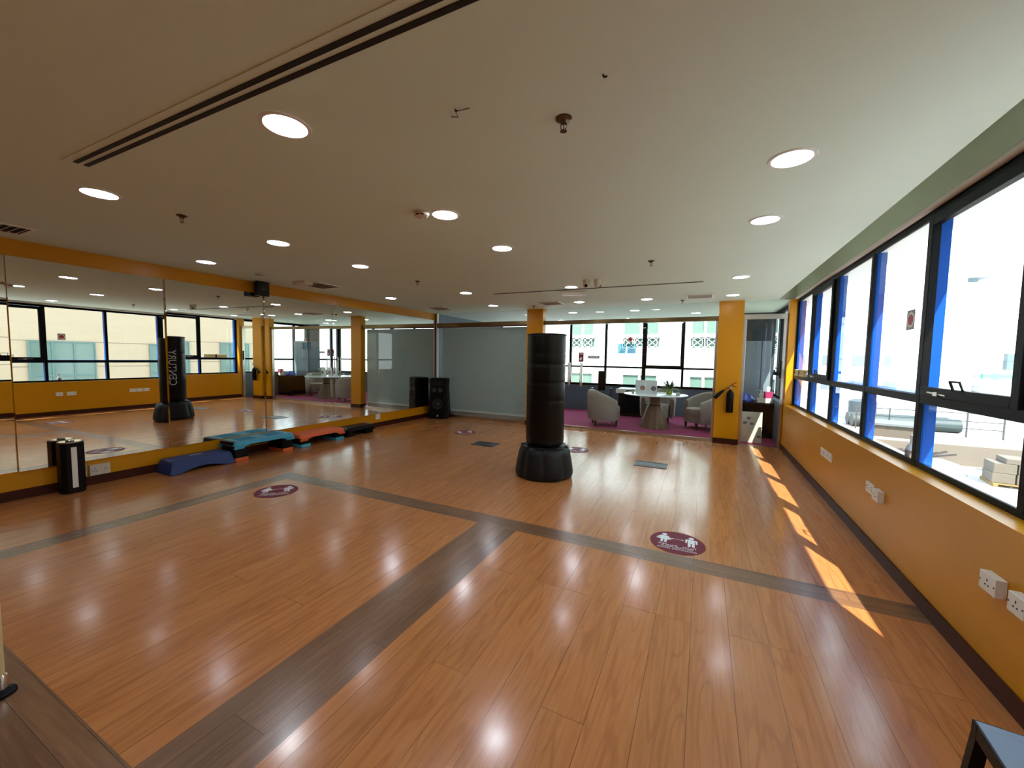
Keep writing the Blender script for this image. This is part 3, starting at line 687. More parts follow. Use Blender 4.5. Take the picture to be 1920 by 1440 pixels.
q = MB(); q.lathe([(0.112, 0.004), (0.06, -0.0), (0.045, 0.012), (0.003, 0.018)], 36, c=(0, -0.163, 0.36), axis='y', cap0=False); q.build('woofer', mat('speaker_cone', (40, 40, 42), 0.5), t, smooth=True)
for sx in (-1, 1):
    q = MB(); q.lathe([(0.055, 0.0), (0.058, 0.008), (0.04, 0.004), (0.003, 0.010)], 24, c=(sx*0.075, -0.165, 0.70), axis='y', cap0=False); q.build('tweeter', mat('speaker_cone', (40, 40, 42)), t, smooth=True)
bxs((-0.13, 0.13, -0.172, -0.160, 0.80, 0.92)).build('control_panel', m_rubber, t, bevel=0.005)
bxs((-0.012, -0.002, -0.168, -0.1655, 0.055, 0.10), (0.003, 0.013, -0.168, -0.1655, 0.055, 0.10)).build('badge', m_wht, t)

# ------------------------------------------------------------------ fire extinguisher on the pillar
t = thing('fire_extinguisher', 'black gas extinguisher with long horn hung on the yellow pillar', 'fire extinguisher', (0.455, 8.1, 0.59))
q = MB(); q.lathe([(0.02, 0), (0.054, 0.0), (0.058, 0.012), (0.058, 0.33), (0.054, 0.355), (0.040, 0.378), (0.02, 0.392), (0.018, 0.42)], 32, c=(0, -0.075, 0)); q.build('cylinder', m_blk, t, smooth=True)
q = bxs((-0.022, 0.018, -0.095, -0.055, 0.41, 0.47)); q.build('valve', m_steel, t, bevel=0.008)
rd = mat('red_handle', (110, 30, 28), 0.4)
q = MB(); q.tube([(-0.01, -0.075, 0.47), (0.03, -0.08, 0.50), (0.07, -0.085, 0.535), (0.10, -0.085, 0.54)], [0.008, 0.009, 0.008, 0.006], 8); q.tube([(0.01, -0.075, 0.462), (0.06, -0.085, 0.468), (0.10, -0.09, 0.455)], [0.008, 0.008, 0.006], 8); q.build('handle', rd, t, smooth=True)
q = MB(); q.tube([(-0.01, -0.08, 0.455), (-0.06, -0.085, 0.43), (-0.10, -0.085, 0.395)], 0.009, 8); q.build('pipe', rd, t, smooth=True)
q = MB(); q.tube([(-0.095, -0.085, 0.40), (-0.13, -0.085, 0.37), (-0.245, -0.085, 0.255), (-0.25, -0.085, 0.25)], [0.012, 0.024, 0.040, 0.034], 16); q.build('horn', m_blk, t, smooth=True)
bxs((-0.03, 0.03, -0.03, 0, 0.30, 0.34)).build('bracket', m_blk, t)

# ------------------------------------------------------------------ stool in the foreground
t = thing('step_stool', 'black metal stool with grey-blue top at the window-side corner', 'stool', (0.758, 1.587, 0), -0.08)
m_top = mat('worn_stool_top', (120, 138, 158), 0.55, var=0.12, scale=18, bump=0.15)
bxs((0.006, 0.394, -0.394, -0.006, 0.452, 0.462)).build('seat', m_top, t, bevel=0.002)
q = MB()
for a in ((0, 0.4, -0.4, -0.37), (0, 0.4, -0.03, 0), (0, 0.03, -0.37, -0.03), (0.37, 0.4, -0.37, -0.03)): q.box(*a, 0.42, 0.4605)
q.build('frame', m_blk, t, bevel=0.002)
for x, y in ((0.015, -0.015), (0.385, -0.015), (0.015, -0.385), (0.385, -0.385)):
    q = MB(); q.bar((x, y, 0.42), (x+(0.03 if x > 0.2 else -0.03), y+(0.03 if y > -0.2 else -0.03), 0.0), 0.03); q.build('leg', m_blk, t)

# pole at the left edge
t = thing('barrier_post', 'slim cream post in a chrome foot standing on the dark floor band', 'post', (-2.693, 0.50, 0))
q = MB(); q.tube([(0, 0, 0.08), (0, 0, 2.3)], 0.018, 16); q.build('pole', mat('cream_paint', (190, 170, 120), 0.5), t, smooth=True)
q = MB(); q.lathe([(0.024, 0.03), (0.026, 0.06), (0.024, 0.085), (0.019, 0.09)], 20); q.build('collar', m_chrome, t, smooth=True)
q = MB(); q.lathe([(0.02, 0), (0.05, 0), (0.048, 0.012), (0.028, 0.02), (0.024, 0.03)], 24); q.build('foot', m_blk, t, smooth=True)

# ------------------------------------------------------------------ things at the windows
t = thing('window_sticker', 'square window sticker with a red disc on the clear pane', 'sticker', (XW+0.0205, 4.045, 1.838))
bxs((-0.001, 0.0, -0.065, 0.065, -0.075, 0.075)).build('backing', mat('sticker_grey', (150, 150, 140), 0.5), t)
q = MB(); q.lathe([(0.001, 0.001), (0.058, 0.001), (0.058, 0.0016), (0.001, 0.0016)], 30, axis='x'); o = q.build('ring', m_wht, t); o.rotation_euler = (0, 0, PI)
q = MB(); q.lathe([(0.001, 0.0017), (0.042, 0.0017), (0.042, 0.0022), (0.001, 0.0022)], 30, axis='x'); o = q.build('disc', mat('red_print', (178, 40, 50), 0.5), t); o.rotation_euler = (0, 0, PI)
for y, lab, dr in ((3.985, 'spray bottle with a dark label outside on the white sill, nearest the camera', 1), (5.995, 'clear spray bottle outside on the sill by the farther bays', 0)):
    t = thing('spray_bottle', lab, 'bottle', (1.452, y, 0.762), 0, 'bottles on the outer sill')
    mcl = mat('frosted_plastic', (214, 220, 222), 0.3, var=0.03)
    q = MB(); q.lathe([(0.005, 0), (0.036, 0), (0.038, 0.01), (0.038, 0.10), (0.03, 0.125), (0.014, 0.14), (0.013, 0.155)], 24); bo = q.build('body', mcl, t, smooth=True)
    if dr:
        q = MB(); q.lathe([(0.0385, 0.025), (0.0388, 0.03), (0.0388, 0.088), (0.0385, 0.09)], 24, cap0=False, cap1=False); q.build('label', mat('grey_label', (120, 116, 112), 0.6), bo, smooth=True)
    q = MB(); q.lathe([(0.015, 0.15), (0.016, 0.175), (0.012, 0.18)], 16); q.box(-0.012, 0.012, -0.035, 0.02, 0.18, 0.205); q.tube([(0, -0.02, 0.182), (0, -0.03, 0.155)], 0.004, 6); q.build('trigger_head', m_wht, t)
t = thing('fabric_roll', 'cream slatted bundle resting on the transom at the last window bay', 'bundle', (1.365, 7.42, 1.29))
bxs((-0.035, 0.018, -0.32, 0.32, 0, 0.035), (-0.03, 0.016, -0.31, 0.31, 0.037, 0.07), (-0.035, 0.018, -0.32, 0.32, 0.072, 0.10)).build('slats', mat('cream_slats', (214, 192, 130), 0.6, var=0.1), t, bevel=0.004)
bxs((-0.037, 0.019, -0.02, 0.02, 0.0, 0.102)).build('strap', m_blk, t)
# ------------------------------------------------------------------ roller blind behind the left glass
t = thing('roller_blind', 'grey translucent roller blind pulled down behind the glass, creased toward the pillar', 'blind', (-4.80, 8.31, 0))
m_bl = cloth_mat('blind_fabric', (184, 188, 184), 0.6)
q = MB(); NX, NZ = 90, 40; g = []
for j in range(NZ+1):
    row = []
    for i in range(NX+1):
        u = i/NX; v = j/NZ; x = -1.20+2.41*u; z = 0.18+2.04*v
        k = max(0, u-0.45)/0.55
        y = 0.014*k*(1-v)*math.sin(26*u+5*v)+0.035*k*math.exp(-((u-0.95+0.42*v*1.2)/0.05)**2)+0.004*math.sin(7*u)
        row.append((x, y, z))
    g.append(row)
vs = [[q.bm.verts.new(p) for p in r] for r in g]; vb = [[q.bm.verts.new((p[0], p[1]+0.002, p[2])) for p in r] for r in g]
for j in range(NZ):
    for i in range(NX):
        q.bm.faces.new((vs[j][i], vs[j][i+1], vs[j+1][i+1], vs[j+1][i])); q.bm.faces.new((vb[j][i], vb[j+1][i], vb[j+1][i+1], vb[j][i+1]))
q.build('fabric', m_bl, t, smooth=True)
bxs((-1.20, 1.21, -0.012, 0.012, 0.14, 0.182)).build('bottom_bar', m_wht, t, bevel=0.004)
q = MB(); q.tube([(-1.21, 0.03, 2.27), (1.21, 0.03, 2.27)], 0.03, 16); q.build('roller', m_offw, t, smooth=True)

struct(bxs((-6.06, -3.57, 8.36, 8.38, 0, 0.17)), 'baseboard_back', mat('pale_board', (190, 176, 164), 0.6))
# ------------------------------------------------------------------ lounge furniture
m_fab = mat('grey_fabric', (152, 142, 132), 0.9, var=0.06, scale=30, bump=0.25, bscale=250)
m_legw = mat('dark_leg', (46, 24, 20), 0.4)
def tub_chair(loc, rot, lab):
    t = thing('tub_chair', lab, 'armchair', loc, rot, 'grey tub chairs around the lounge table')
    # opening faces -y ; U path
    path = []
    for k in range(25):
        u = k/24; a = -0.15*PI+1.3*PI*u
        path.append((a, u))
    q = MB(); rings = []
    for a, u in path:
        cx, cy = math.cos(a), math.sin(a)
        front = abs(u-0.5)*2
        ht = 0.80-0.20*max(0, (front-0.35)/0.65)**1.3
        def P(r, z, e=1.0):
            x = r*cx*1.0; y = r*cy*0.98-(0.0)
            if cy < 0: y = cy*r*1.15
            return (x, y, z)
        ro, ri = 0.405, 0.315
        rings.append([P(ro-0.03, 0.13), P(ro-0.005, 0.2), P(ro+0.01, ht-0.12), P(ro, ht-0.03), P(ro-0.03, ht), P(ri+0.03, ht), P(ri, ht-0.03), P(ri+0.005, 0.30), P(ri+0.01, 0.13)])
    q.loft(rings); q.build('shell', m_fab, t, smooth=True)
    q = MB(); seat = [(0.28*math.cos(2*PI*k/28), (0.27 if math.sin(2*PI*k/28) > 0 else 0.34)*math.sin(2*PI*k/28)) for k in range(28)]
    q.loft([[(x*s, y*s, z) for x, y in seat] for s, z in ((0.98, 0.30), (1.0, 0.32), (1.0, 0.41), (0.96, 0.44), (0.85, 0.452), (0.3, 0.456))]); q.build('seat_cushion', m_fab, t, smooth=True)
    q = MB(); q.loft([[(x*s, y*s, z) for x, y in seat] for s, z in ((0.98, 0.14), (1.0, 0.16), (1.0, 0.295))]); q.build('base', m_fab, t, smooth=True)
    for x, y in ((-0.24, -0.22), (0.24, -0.22), (-0.22, 0.24), (0.22, 0.24)):
        q = MB(); q.loft([[(x+i*s, y+j*s, z) for i, j in ((-1, -1), (1, -1), (1, 1), (-1, 1))] for s, z in ((0.016, 0), (0.027, 0.145))]); q.build('leg', m_legw, t)
    return t
ch = tub_chair((-2.0, 9.08, 0), math.radians(112), 'grey tub chair with its back to the glass, beside the door')
dup(ch, (-0.96, 10.12, 0), math.radians(5), 'grey tub chair facing the room from behind the table')
dup(ch, (0.0, 9.72, 0), math.radians(-62), 'grey tub chair beside the pillar, facing the table')
t = thing('pedestal_table', 'round white-topped table on a flared wooden pedestal in the lounge', 'table', (-0.94, 9.30, 0))
q = MB(); q.lathe([(0.03, 0.73), (0.66, 0.73), (0.675, 0.738), (0.675, 0.745), (0.668, 0.75), (0.02, 0.75)], 56); q.build('tabletop', mat('white_gloss_top', (214, 218, 218), 0.12, var=0.02), t, smooth=True)
m_ped = mat('pedestal_wood', (112, 86, 62), 0.5, var=0.25, scale=14, bump=0.2)
fl8 = lambda a, z: 1+0.03*math.cos(10*a)*(1 if z < 0.48 else 0.3)
q = MB(); q.lathe([(0.1, 0), (0.30, 0), (0.30, 0.015), (0.255, 0.18), (0.20, 0.36), (0.16, 0.47), (0.125, 0.50)], 60, mod=fl8); q.build('flared_base', m_ped, t, smooth=True)
q = MB(); q.lathe([(0.128, 0.495), (0.132, 0.505), (0.128, 0.515)], 40); q.build('collar', m_blk, t, smooth=True)
q = MB(); q.lathe([(0.122, 0.512), (0.105, 0.56), (0.11, 0.66), (0.15, 0.73)], 40); q.build('neck', m_ped, t, smooth=True)
# brochure stands
m_acr = mat('print_paper', (222, 222, 224), 0.5, var=0.04)
m_ph1 = mat('print_warm', (170, 120, 112), 0.5, var=0.4, scale=30); m_ph2 = mat('print_grey', (110, 108, 112), 0.5, var=0.5, scale=25)
for x, y, rot, m, lab in ((-1.235, 9.17, 0.08, m_ph1, 'upright leaflet in a clear stand on the lounge table, farther from the plant'), (-1.0, 9.11, -0.05, m_ph2, 'upright leaflet in a clear stand on the lounge table, right beside the plant')):
    t = thing('leaflet_stand', lab, 'leaflet stand', (x, y, 0.7505), rot, 'leaflet stands on the lounge table')
    q = MB(); q.obox((0, 0.012, 0.155), (1, 0, 0), (0, 1, 0.12), (0, -0.12, 1), 0.112, 0.002, 0.152); lf2 = q.build('leaflet', m_acr, t)
    bxs((-0.112, 0.112, -0.05, 0.06, 0, 0.004)).build('foot', m_wht, t)
    q = MB(); q.lathe([(0.001, 0), (0.055, 0.0), (0.055, 0.001), (0.001, 0.001)], 24, c=(0.04, 0.0075, 0.13), axis='y'); q.obox((-0.03, 0.0045, 0.235), (1, 0, 0), (0, 1, 0.12), (0, -0.12, 1), 0.06, 0.0006, 0.012); q.obox((-0.05, 0.0065, 0.20), (1, 0, 0), (0, 1, 0.12), (0, -0.12, 1), 0.04, 0.0006, 0.006); q.build('print', m, lf2)
# plant
t = thing('potted_plant', 'leafy plant in a lime green pot on the lounge table', 'plant', (-0.655, 9.34, 0.7505))
q = MB(); q.lathe([(0.03, 0), (0.052, 0), (0.058, 0.01), (0.068, 0.125), (0.064, 0.128), (0.058, 0.115), (0.01, 0.112)], 28); q.build('pot', mat('lime_pot', (168, 186, 62), 0.4), t, smooth=True)
m_leaf = mat('plant_leaf', (62, 92, 44), 0.45, var=0.3, scale=20)
q = MB()
for k in range(64):
    a = random.uniform(0, 2*PI); L = random.uniform(0.20, 0.37); el = random.uniform(0.3, 1.3); wd = random.uniform(0.014, 0.026)
    d = Vector((math.cos(a), math.sin(a), 0)); s_ = Vector((-math.sin(a), math.cos(a), 0)); pts = []
    for i in range(7):
        u = i/6; r = L*math.cos(el)*u+0.02; z = max(0.03, 0.11+L*math.sin(el)*u-0.13*u*u*L/0.2*(1.3-el*0.6))
        pts.append((d*r+Vector((0, 0, z)), wd*math.sin(PI*min(1, 0.12+u*0.88))))
    lo = []
    for p, wv in pts: lo.append([p-s_*wv, p+Vector((0, 0, -0.004*wv/0.02)), p+s_*wv, p+Vector((0, 0, 0.002))])
    q.loft(lo)
lv = q.build('leaves', m_leaf, t); lv['kind'] = 'stuff'
t = thing('tea_cup', 'small green glass tumbler on the lounge table beside the leaflets', 'tumbler', (-1.41, 9.22, 0.7505))
q = MB(); q.lathe([(0.02, 0), (0.028, 0), (0.034, 0.085), (0.031, 0.085), (0.026, 0.006), (0.002, 0.006)], 20); q.build('body', mat('green_glass', (150, 170, 120), 0.2), t, smooth=True)
t = thing('card_holder', 'small clear card holder on the lounge table beyond the plant', 'card holder', (-0.46, 9.05, 0.7505))
bxs((-0.04, 0.04, -0.03, 0.03, 0, 0.004), (-0.04, 0.04, 0.0, 0.004, 0.004, 0.075)).build('holder', m_wht, t); bxs((-0.035, 0.035, -0.004, 0.0, 0.006, 0.06)).build('cards', mat('card_stack', (180, 190, 190), 0.5), t)
# office desk and chair
t = thing('reception_desk', 'white-edged dark desk behind the tub chairs', 'desk', (-1.50, 10.98, 0))
bxs((-0.55, 0.25, -0.35, 0.35, 0.70, 0.73)).build('top', m_wht, t, bevel=0.004); bxs((-0.50, 0.20, -0.30, -0.27, 0.02, 0.70), (-0.50, -0.47, -0.27, 0.30, 0, 0.70), (0.17, 0.20, -0.27, 0.30, 0, 0.70)).build('panel', m_blk, t)
bxs((-0.56, -0.30, -0.37, -0.35, 0.62, 0.735)).build('edge', m_wht, t)
t = thing('office_chair', 'black office chair with a narrow high back behind the tub chair', 'office chair', (-2.46, 10.7, 0), 0.3)
q = MB(); q.obox((0, 0.05, 0.92), (1, 0, 0.0), (0, 1, 0.1), (0, -0.1, 1), 0.10, 0.02, 0.27); q.build('backrest', m_blk, t, bevel=0.02)
bxs((-0.23, 0.23, -0.40, 0.05, 0.44, 0.50)).build('seat', m_blk, t, bevel=0.02)
for s in (-1, 1):
    q = MB(); q.tube([(s*0.20, -0.02, 0.46), (s*0.25, 0.0, 0.58), (s*0.25, 0.0, 0.70)], 0.014, 8); q.box(s*0.25-0.03, s*0.25+0.03, -0.16, 0.06, 0.70, 0.73); q.build('armrest', m_blk, t, bevel=0.006)
q = MB(); q.tube([(0, -0.17, 0.06), (0, -0.17, 0.44)], 0.025, 12); q.build('column', m_steel, t, smooth=True)
q = MB()
for k in range(5): a = k*2*PI/5; q.bar((0, -0.17, 0.09), (0.28*math.cos(a), -0.17+0.28*math.sin(a), 0.055), 0.03)
bs = q.build('star_base', m_blk, t)
for k in range(5):
    a = k*2*PI/5; q = MB(); q.lathe([(0.008, -0.018), (0.027, -0.018), (0.027, 0.018), (0.008, 0.018)], 14, c=(0.28*math.cos(a), -0.17+0.28*math.sin(a), 0.027), axis='x'); q.build('castor', m_blk, bs)
# notices on the glass
def notice(x0, x1, z0, z1, lab, m, extra=None, name='notice', yo=-0.0075):
    t = thing(name, lab, 'notice', ((x0+x1)/2, YB+yo, (z0+z1)/2)); hx, hz = (x1-x0)/2, (z1-z0)/2
    bxs((-hx, hx, -0.0008, 0.0008, -hz, hz)).build('sheet', m, t)
    if extra: extra(t, hx, hz)
    return t
def ex_fire(t, hx, hz):
    q = MB(); q.prism(bez((-0.012, -0.045), 0.022), -0.0018, -0.001, lambda x, y, z: (x, z, y)); q.prism([(-.03, -.03), (-.015, -.0), (.0, -.025), (.012, .01), (.02, -.03)], -0.0018, -0.001, lambda x, y, z: (x, z, y))
    q.prism([(-0.03, 0.06), (0.03, 0.06), (0.03, 0.075), (-0.03, 0.075)], -0.0018, -0.001, lambda x, y, z: (x, z, y)); q.build('pictogram', m_pict, t)
notice(-2.393, -2.289, 1.442, 1.638, 'dark red fire notice on the glass door', mat('notice_red', (120, 32, 34), 0.5), ex_fire)
def ex_lines(t, hx, hz):
    q = MB()
    for k in range(2): z = 0.008-0.016*k; q.box(-hx*0.75, hx*0.75, -0.0016, -0.001, z-0.003, z+0.003)
    q.build('print', m_pict, t)
notice(-2.19, -1.95, 1.517, 1.572, 'grey nameplate strip on the glass beside the door', mat('notice_plate', (128, 132, 142), 0.4), ex_lines)
def ex_txt(t, hx, hz):
    q = MB()
    for k in range(7): z = hz*0.75-k*hz*0.24; q.box(-hx*0.7, hx*random.uniform(0.1, 0.7), -0.0014, -0.001, z-0.004, z+0.003)
    q.build('print', mat('print_ink', (120, 150, 165), 0.5), t)
nb = glass_mat('printed_film', (0.42, 0.60, 0.68), 1.3)
notice(-1.588, -1.426, 1.62, 1.826, 'pale blue printed sheet on the lounge glass, nearer the door', nb, ex_txt); notice(-1.394, -1.229, 1.62, 1.826, 'pale blue printed sheet on the lounge glass under the red round sticker', nb, ex_txt)
t = thing('round_notice', 'small red round no-smoking sticker on the lounge glass', 'sticker', (-1.34, YB-0.0075, 1.912))
q = MB(); q.lathe([(0.001, 0), (0.05, 0), (0.05, 0.001), (0.001, 0.001)], 28, axis='y'); q.build('sheet', m_wht, t)
q = MB(); q.lathe([(0.001, 0.0012), (0.036, 0.0012), (0.036, 0.002), (0.001, 0.002)], 28, axis='y'); q.build('disc', mat('red_print', (178, 40, 50)), t)

# ------------------------------------------------------------------ office behind the narrow glass door
t = thing('tall_cabinet', 'tall blue-grey two-door cabinet in the dark office', 'cabinet', (0.95, 9.75, 0))
m_cab = mat('cabinet_paint', (120, 132, 142), 0.35, var=0.04)
bxs((-0.40, 0.31, 0.0, 0.45, 0.05, 1.94)).build('body', m_dark, t)
bxs((-0.40, 0.135, -0.02, 0.0, 0.06, 1.94)).build('door', m_cab, t, bevel=0.003); bxs((0.145, 0.31, -0.02, 0.0, 0.06, 1.94)).build('door', m_cab, t, bevel=0.003)
t = thing('office_counter', 'dark counter in the office behind the narrow glass door', 'counter', (0.93, 9.3, 0))
bxs((-0.40, 0.33, -0.28, 0.35, 0.66, 0.70)).build('top', m_blk, t, bevel=0.003); bxs((-0.38, 0.32, -0.2, 0.33, 0.0, 0.66)).build('body', m_blk, t)
t = thing('plastic_bag', 'crumpled blue and white plastic bag on the office counter', 'bag', (0.78, 9.22, 0.7005))
q = MB(); q.lathe([(0.02, 0), (0.14, 0.0), (0.155, 0.04), (0.13, 0.09), (0.08, 0.15), (0.03, 0.17)], 28, mod=lambda a, z: 1+0.18*math.sin(3*a+20*z)+0.08*math.sin(7*a)); q.build('body', mat('blue_bag', (36, 62, 150), 0.35, var=0.5, scale=14), t, smooth=True)
t = thing('paper_box', 'flat white box on the office counter', 'box', (1.11, 9.14, 0.7005)); bxs((-0.12, 0.13, -0.06, 0.06, 0, 0.09)).build('body', m_offw, t, bevel=0.003); bxs((-0.1, 0.11, -0.0612, -0.06, 0.02, 0.03)).build('label', m_wht, t)
t = thing('pump_bottle', 'small white pump bottle on the flat white box', 'bottle', (1.05, 9.14, 0.7908))
q = MB(); q.lathe([(0.02, 0), (0.03, 0), (0.03, 0.08), (0.012, 0.10), (0.010, 0.12)], 18); q.build('body', m_offw, t, smooth=True)
q = MB(); q.tube([(0, 0, 0.12), (0, 0, 0.15), (-0.03, -0.01, 0.155)], 0.007, 8); q.build('pump', m_wht, t, smooth=True)
t = thing('tissue_box', 'magenta tissue box with a tissue sticking out, in the office', 'tissue box', (1.17, 9.14, 0.7908))
bxs((-0.075, 0.075, -0.055, 0.055, 0, 0.13)).build('body', mat('magenta_card', (150, 38, 84), 0.5, var=0.1), t, bevel=0.003)
q = MB(); q.loft([[(x*s, y*s, z) for x, y in ((-0.03, -0.01), (0.03, -0.015), (0.035, 0.012), (-0.025, 0.015))] for s, z in ((0.5, 0.128), (0.9, 0.17), (1.0, 0.21), (0.7, 0.23))]); q.build('tissue', m_wht, t)
t = thing('leaning_board', 'white printed board leaning inside the narrow glass door', 'board', (0.86, 8.52, 0))
q = MB(); q.obox((0, 0, 0.285), (1, 0, 0), (0, 1, -0.1), (0, 0.1, 1), 0.165, 0.008, 0.285); q.build('panel', m_offw, t)
q = MB()
for x, z in ((-0.05, 0.45), (-0.11, 0.36), (0.0, 0.35), (0.12, 0.12)): q.obox((x, -0.0115+(z-0.285)*0.1, z), (1, 0, 0), (0, 1, -0.1), (0, 0.1, 1), 0.03, 0.0015, 0.022)
q.build('print', m_ph2, t)

# ------------------------------------------------------------------ outside: yard, street and buildings
struct(bxs((1.7, 90, -40, 140, -3.4, -3.0)), 'ground', mat('pale_ground', (160, 157, 150), 0.9, var=0.08, scale=0.4))
struct(bxs((-40, 1.7, YR+0.3, 140, -3.4, -3.0)), 'ground', mat('pale_ground', (160, 157, 150)))
m_fac = mat('beige_facade', (168, 150, 124), 0.85, var=0.04, scale=1.5)
m_facw = mat('white_facade', (200, 203, 206), 0.85, var=0.03, scale=1.5)
m_green = mat('green_glass_pane', (92, 112, 102), 0.12, 0.0, var=0.08, scale=2)
m_joint = mat('facade_joint', (120, 104, 88), 0.9, var=0)
b = thing('apartment_building', 'beige stone building with green windows across the street, seen in the mirror', 'building', (14, 4, -3))
bxs((0, 8, -14, 13.6, 0, 9.5)).build('wall', m_fac, b)
bxs(*[(-0.01, 0.0, -14, 13.6, z-0.012, z+0.012) for z in (2.2, 3.8, 4.95, 6.6)]).build('joint', m_joint, b)
for y0, y1 in ((-9.0, -6.5), (-4.6, -2.4), (2.95, 5.05), (7.2, 9.2), (10.9, 12.6)):
    w_ = bxs((-0.05, 0.0, y0, y1, 0.9, 4.95)).build('window', m_green, b)
    n = 3; f = MB()
    for k in range(n+1): y = y0+(y1-y0)*k/n; f.box(-0.08, -0.05, y-0.03, y+0.03, 0.9, 4.95)
    for z in (0.9, 2.2, 3.4, 4.92): f.box(-0.085, -0.05, y0, y1, z-0.03, z+0.03)
    f.build('window_frame', mat('green_frame', (80, 110, 105), 0.4), w_)
# rear building seen through the lounge
b = thing('apartment_building', 'white apartment block with green windows and ringed balcony rails behind the lounge', 'building', (-2, 18, -3))
bxs((-4.05, 4.2, 0, 8, 0, 9)).build('wall', m_facw, b)
bxs((-9.0, -1.9, 0.05, 8, 0, 9)).build('wall', m_facw, b)
bxs(*[(-4.0, 4.2, -0.012, 0.0, z-0.012, z+0.012) for z in (2.2, 4.65, 5.9)]).build('joint', mat('white_joint', (130, 134, 138), 0.9), b)
m_wfr = mat('white_window_frame', (215, 217, 217), 0.5)
for x0, x1 in ((-3.6, -2.55), (-1.25, 0.25), (1.48, 2.55)):
    for z0, z1 in ((5.55, 6.9), (2.55, 3.9), (8.2, 8.9)):
        if z0 < 3: z0 = 3.0
        wi = bxs((x0, x1, -0.02, 0.0, z0, z1)).build('window', m_green, b)
        f = MB()
        for x in (x0, (x0*1.0+x1)/2, x1): f.box(x-0.05, x+0.05, -0.07, -0.02, z0, z1)
        for z in (z0, z1): f.box(x0-0.08, x1+0.08, -0.10, -0.021, z-0.06, z+0.06)
        f.build('window_frame', m_wfr, wi)
    rl = bxs((x0, x1, -0.02, 0.0, 5.0, 5.5)).build('balcony_recess', mat('balcony_green', (64, 88, 80), 0.5, var=0.1), b)
    f = MB(); n = max(2, round((x1-x0)/0.5)); wv = (x1-x0)/n
    f.box(x0-0.1, x1+0.1, -0.14, -0.10, 5.47, 5.52); f.box(x0-0.1, x1+0.1, -0.14, -0.10, 5.0, 5.04)
    for k in range(n):
        xa = x0+wv*k; xc = xa+wv/2
        f.tube([(xc+0.19*math.cos(2*PI*i/16), -0.12, 5.255+0.19*math.sin(2*PI*i/16)) for i in range(17)], 0.014, 6)
        f.bar((xa, -0.12, 5.03), (xa+wv, -0.12, 5.48), 0.02); f.bar((xa, -0.12, 5.48), (xa+wv, -0.12, 5.03), 0.02); f.box(xa-0.02, xa+0.02, -0.135, -0.105, 5.0, 5.5)
    f.build('balcony_rail', m_wfr, rl)
# yard things to the right
m_con = mat('concrete_wall', (108, 100, 90), 0.9, var=0.06)
tag(bxs((7.5, 26, 24.5, 24.75, -3, -2.1)).build('yard_wall', m_con), 'low beige concrete wall across the yard below the windows', 'wall')
t = thing('pallet', 'yellowish wooden pallet under the stacked blocks in the yard', 'pallet', (10.9, 21.3, -3.0), -0.15)
q = MB()
for k in range(6): q.box(-0.9, 0.9, -0.6+0.22*k, -0.6+0.22*k+0.15, 0.10, 0.13)
q.build('deck', mat('pallet_wood', (130, 104, 60), 0.8), t); bxs((-0.9, -0.78, -0.6, 0.65, 0, 0.10), (-0.06, 0.06, -0.6, 0.65, 0, 0.10), (0.78, 0.9, -0.6, 0.65, 0, 0.10)).build('bearer', mat('pallet_wood', (130, 104, 60)), t)
m_blkst = mat('stone_block', (98, 92, 82), 0.9, var=0.12, scale=6)
k = 0; pos = ['lower layer at the free end', 'lower layer in the middle', 'lower layer at the end cut by the photo edge', 'upper layer at the free end', 'upper layer in the middle', 'upper layer at the end cut by the photo edge', 'thin one lying on top']
proto = None
for i, (x, z) in enumerate(((-0.62, 0.132), (0.0, 0.132), (0.62, 0.132), (-0.60, 0.504), (0.02, 0.504), (0.62, 0.504), (-0.3, 0.876))):
    o = bxs((-0.29, 0.29, -0.45, 0.45, 0, 0.37 if i < 6 else 0.2)).build('stone_block', m_blkst, bevel=0.02); o.location = (10.9+x*math.cos(-0.15), 21.3+x*math.sin(-0.15), -3.0+z); o.rotation_euler = (0, 0, -0.15)
    tag(o, 'grey block on the pallet, '+pos[i], 'block', 'stone blocks stacked on the pallet')
t = thing('covered_heap', 'pale blue tarpaulin over a low heap in the yard', 'tarpaulin', (9.0, 23.0, -3.0))
q = MB(); q.lathe([(1.2, 0.0), (1.1, 0.14), (0.85, 0.32), (0.5, 0.44), (0.1, 0.46)], 30, mod=lambda a, z: 1+0.12*math.sin(3*a)+0.06*math.sin(7*a+8*z)); q.build('sheet', mat('blue_tarp', (110, 132, 144), 0.6, var=0.06), t, smooth=True)
q = MB()
for i in range(7): q.bar((-1.5+0.3*i, 0.85+0.03*i, 0.35+0.05*math.sin(i)), (-0.6+0.3*i, 1.0, 0.62+0.07*math.sin(3*i)), 0.07)
q.build('rods', mat('rusty_rods', (60, 56, 56), 0.8, var=0.2), t)
t = thing('scaffold_rail', 'grey pipe railing on posts beyond the yard wall', 'railing', (13.2, 34.6, -3.0), -0.1)
q = MB()
for z in (0.55, 1.0, 1.5): q.bar((-3.6, 0, z), (3.4, 0, z), 0.05)
q.build('rail', mat('grey_pipe', (60, 64, 66), 0.5), t)
for x in (-3.5, -1.8, 0, 1.8, 3.35):
    q = MB(); q.bar((x, 0, 0), (x, 0, 1.55), 0.07); q.build('post', mat('grey_pipe', (60, 64, 66)), t)
t = thing('site_tanks', 'green-grey covered pipe stack behind the railing', 'pipe stack', (13.2, 36.2, -3.0))
q = MB(); q.tube([(-3.4, 0, 0.46), (2.2, 0, 0.46)], 0.45, 20); q.tube([(-3.4, 0.95, 0.46), (2.0, 0.95, 0.46)], 0.45, 20); q.build('pipe', mat('greenish_pipe', (44, 60, 62), 0.6, var=0.1), t, smooth=True)
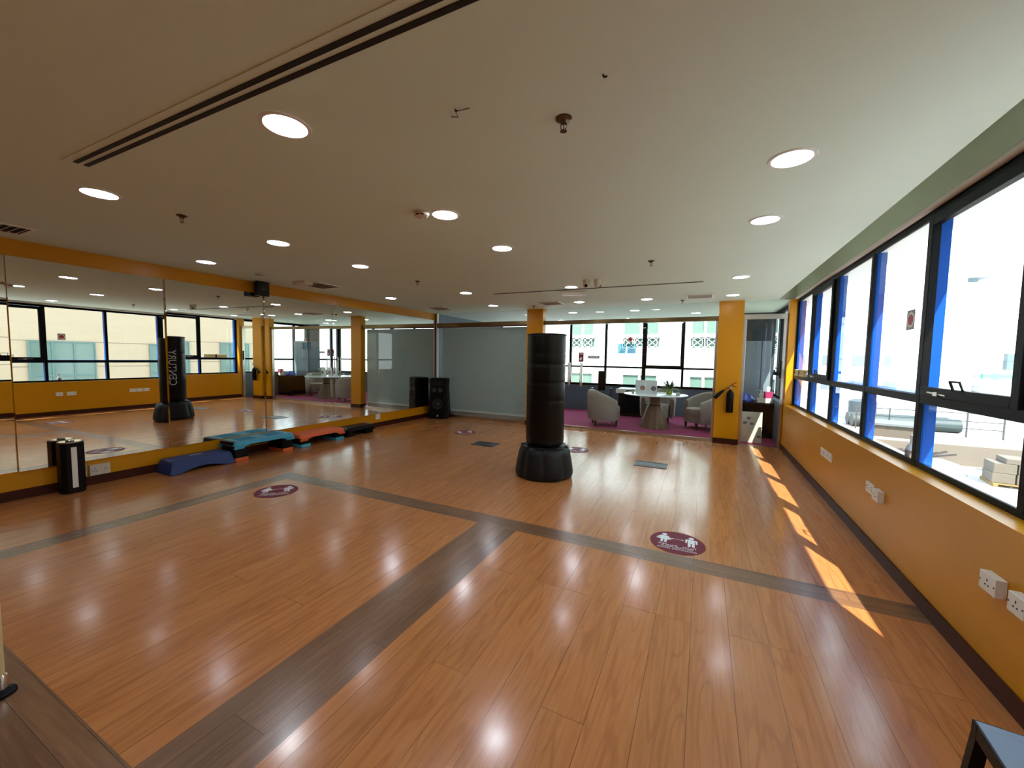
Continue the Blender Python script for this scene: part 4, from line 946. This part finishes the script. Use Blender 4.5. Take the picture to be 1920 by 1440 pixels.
t = thing('site_cabin', 'flat-roofed beige cabin in the yard behind the window bottle', 'cabin', (14.3, 31.0, -3.0), -0.2)
bxs((-4.6, -2.2, 0, 2.2, 0, 0.72)).build('wall', mat('cabin_wall', (88, 80, 70), 0.9), t); bxs((-4.75, -2.05, -0.15, 2.3, 0.72, 0.84)).build('roof', mat('cabin_roof', (92, 100, 100), 0.7), t)
bxs((-4.62, -4.58, 0.3, 1.7, 0.1, 0.6)).build('shutter', mat('cabin_shutter', (70, 74, 76), 0.7), t)
t = thing('water_tank', 'pale blue cylindrical water tank far along the yard', 'water tank', (11.6, 40.5, -3.0))
q = MB(); q.lathe([(0.3, 0), (0.85, 0), (0.87, 0.05), (0.87, 1.5), (0.6, 1.66), (0.1, 1.7)], 30); q.build('tank', mat('pale_blue_tank', (62, 78, 86), 0.6), t, smooth=True)
b = thing('apartment_building', 'white block with small dark windows at the far end of the yard', 'building', (20, 62, -3))
bxs((-11, 6, 0, 10, 0, 22)).build('wall', m_facw, b)
for i in range(5):
    for j in range(2): bxs((-9.5+3*i, -8.3+3*i, -0.05, 0, 1.2+3*j, 2.5+3*j)).build('window', mat('grey_glazing', (104, 116, 122), 0.2), b)
b = thing('apartment_building', 'pale tower with a flat platform roof far beyond the largest pane', 'building', (33.3, 78, -3))
bxs((-1.2, 1.2, 1, 8, 0, 16.2)).build('wall', m_facw, b); bxs((-1.8, 1.9, 0, 9, 16.7, 17.5), (-1.0, 1.0, 1.2, 6, 16.2, 16.7)).build('roof_platform', mat('platform_grey', (128, 146, 156), 0.7), b)
b = thing('apartment_building', 'pale house with a green ledge and dark machine box beyond the largest pane', 'building', (38, 79, -3))
bxs((-2.5, 9, 0, 8, 0, 5.2)).build('wall', m_facw, b); bxs((-2.7, 0.5, -0.6, 0, 2.6, 3.4)).build('ledge', mat('green_ledge', (90, 170, 140), 0.6), b)
bxs((-0.6, 2.0, -0.8, 0, 4.0, 6.2)).build('machine_box', mat('machine_grey', (70, 90, 96), 0.6), b)
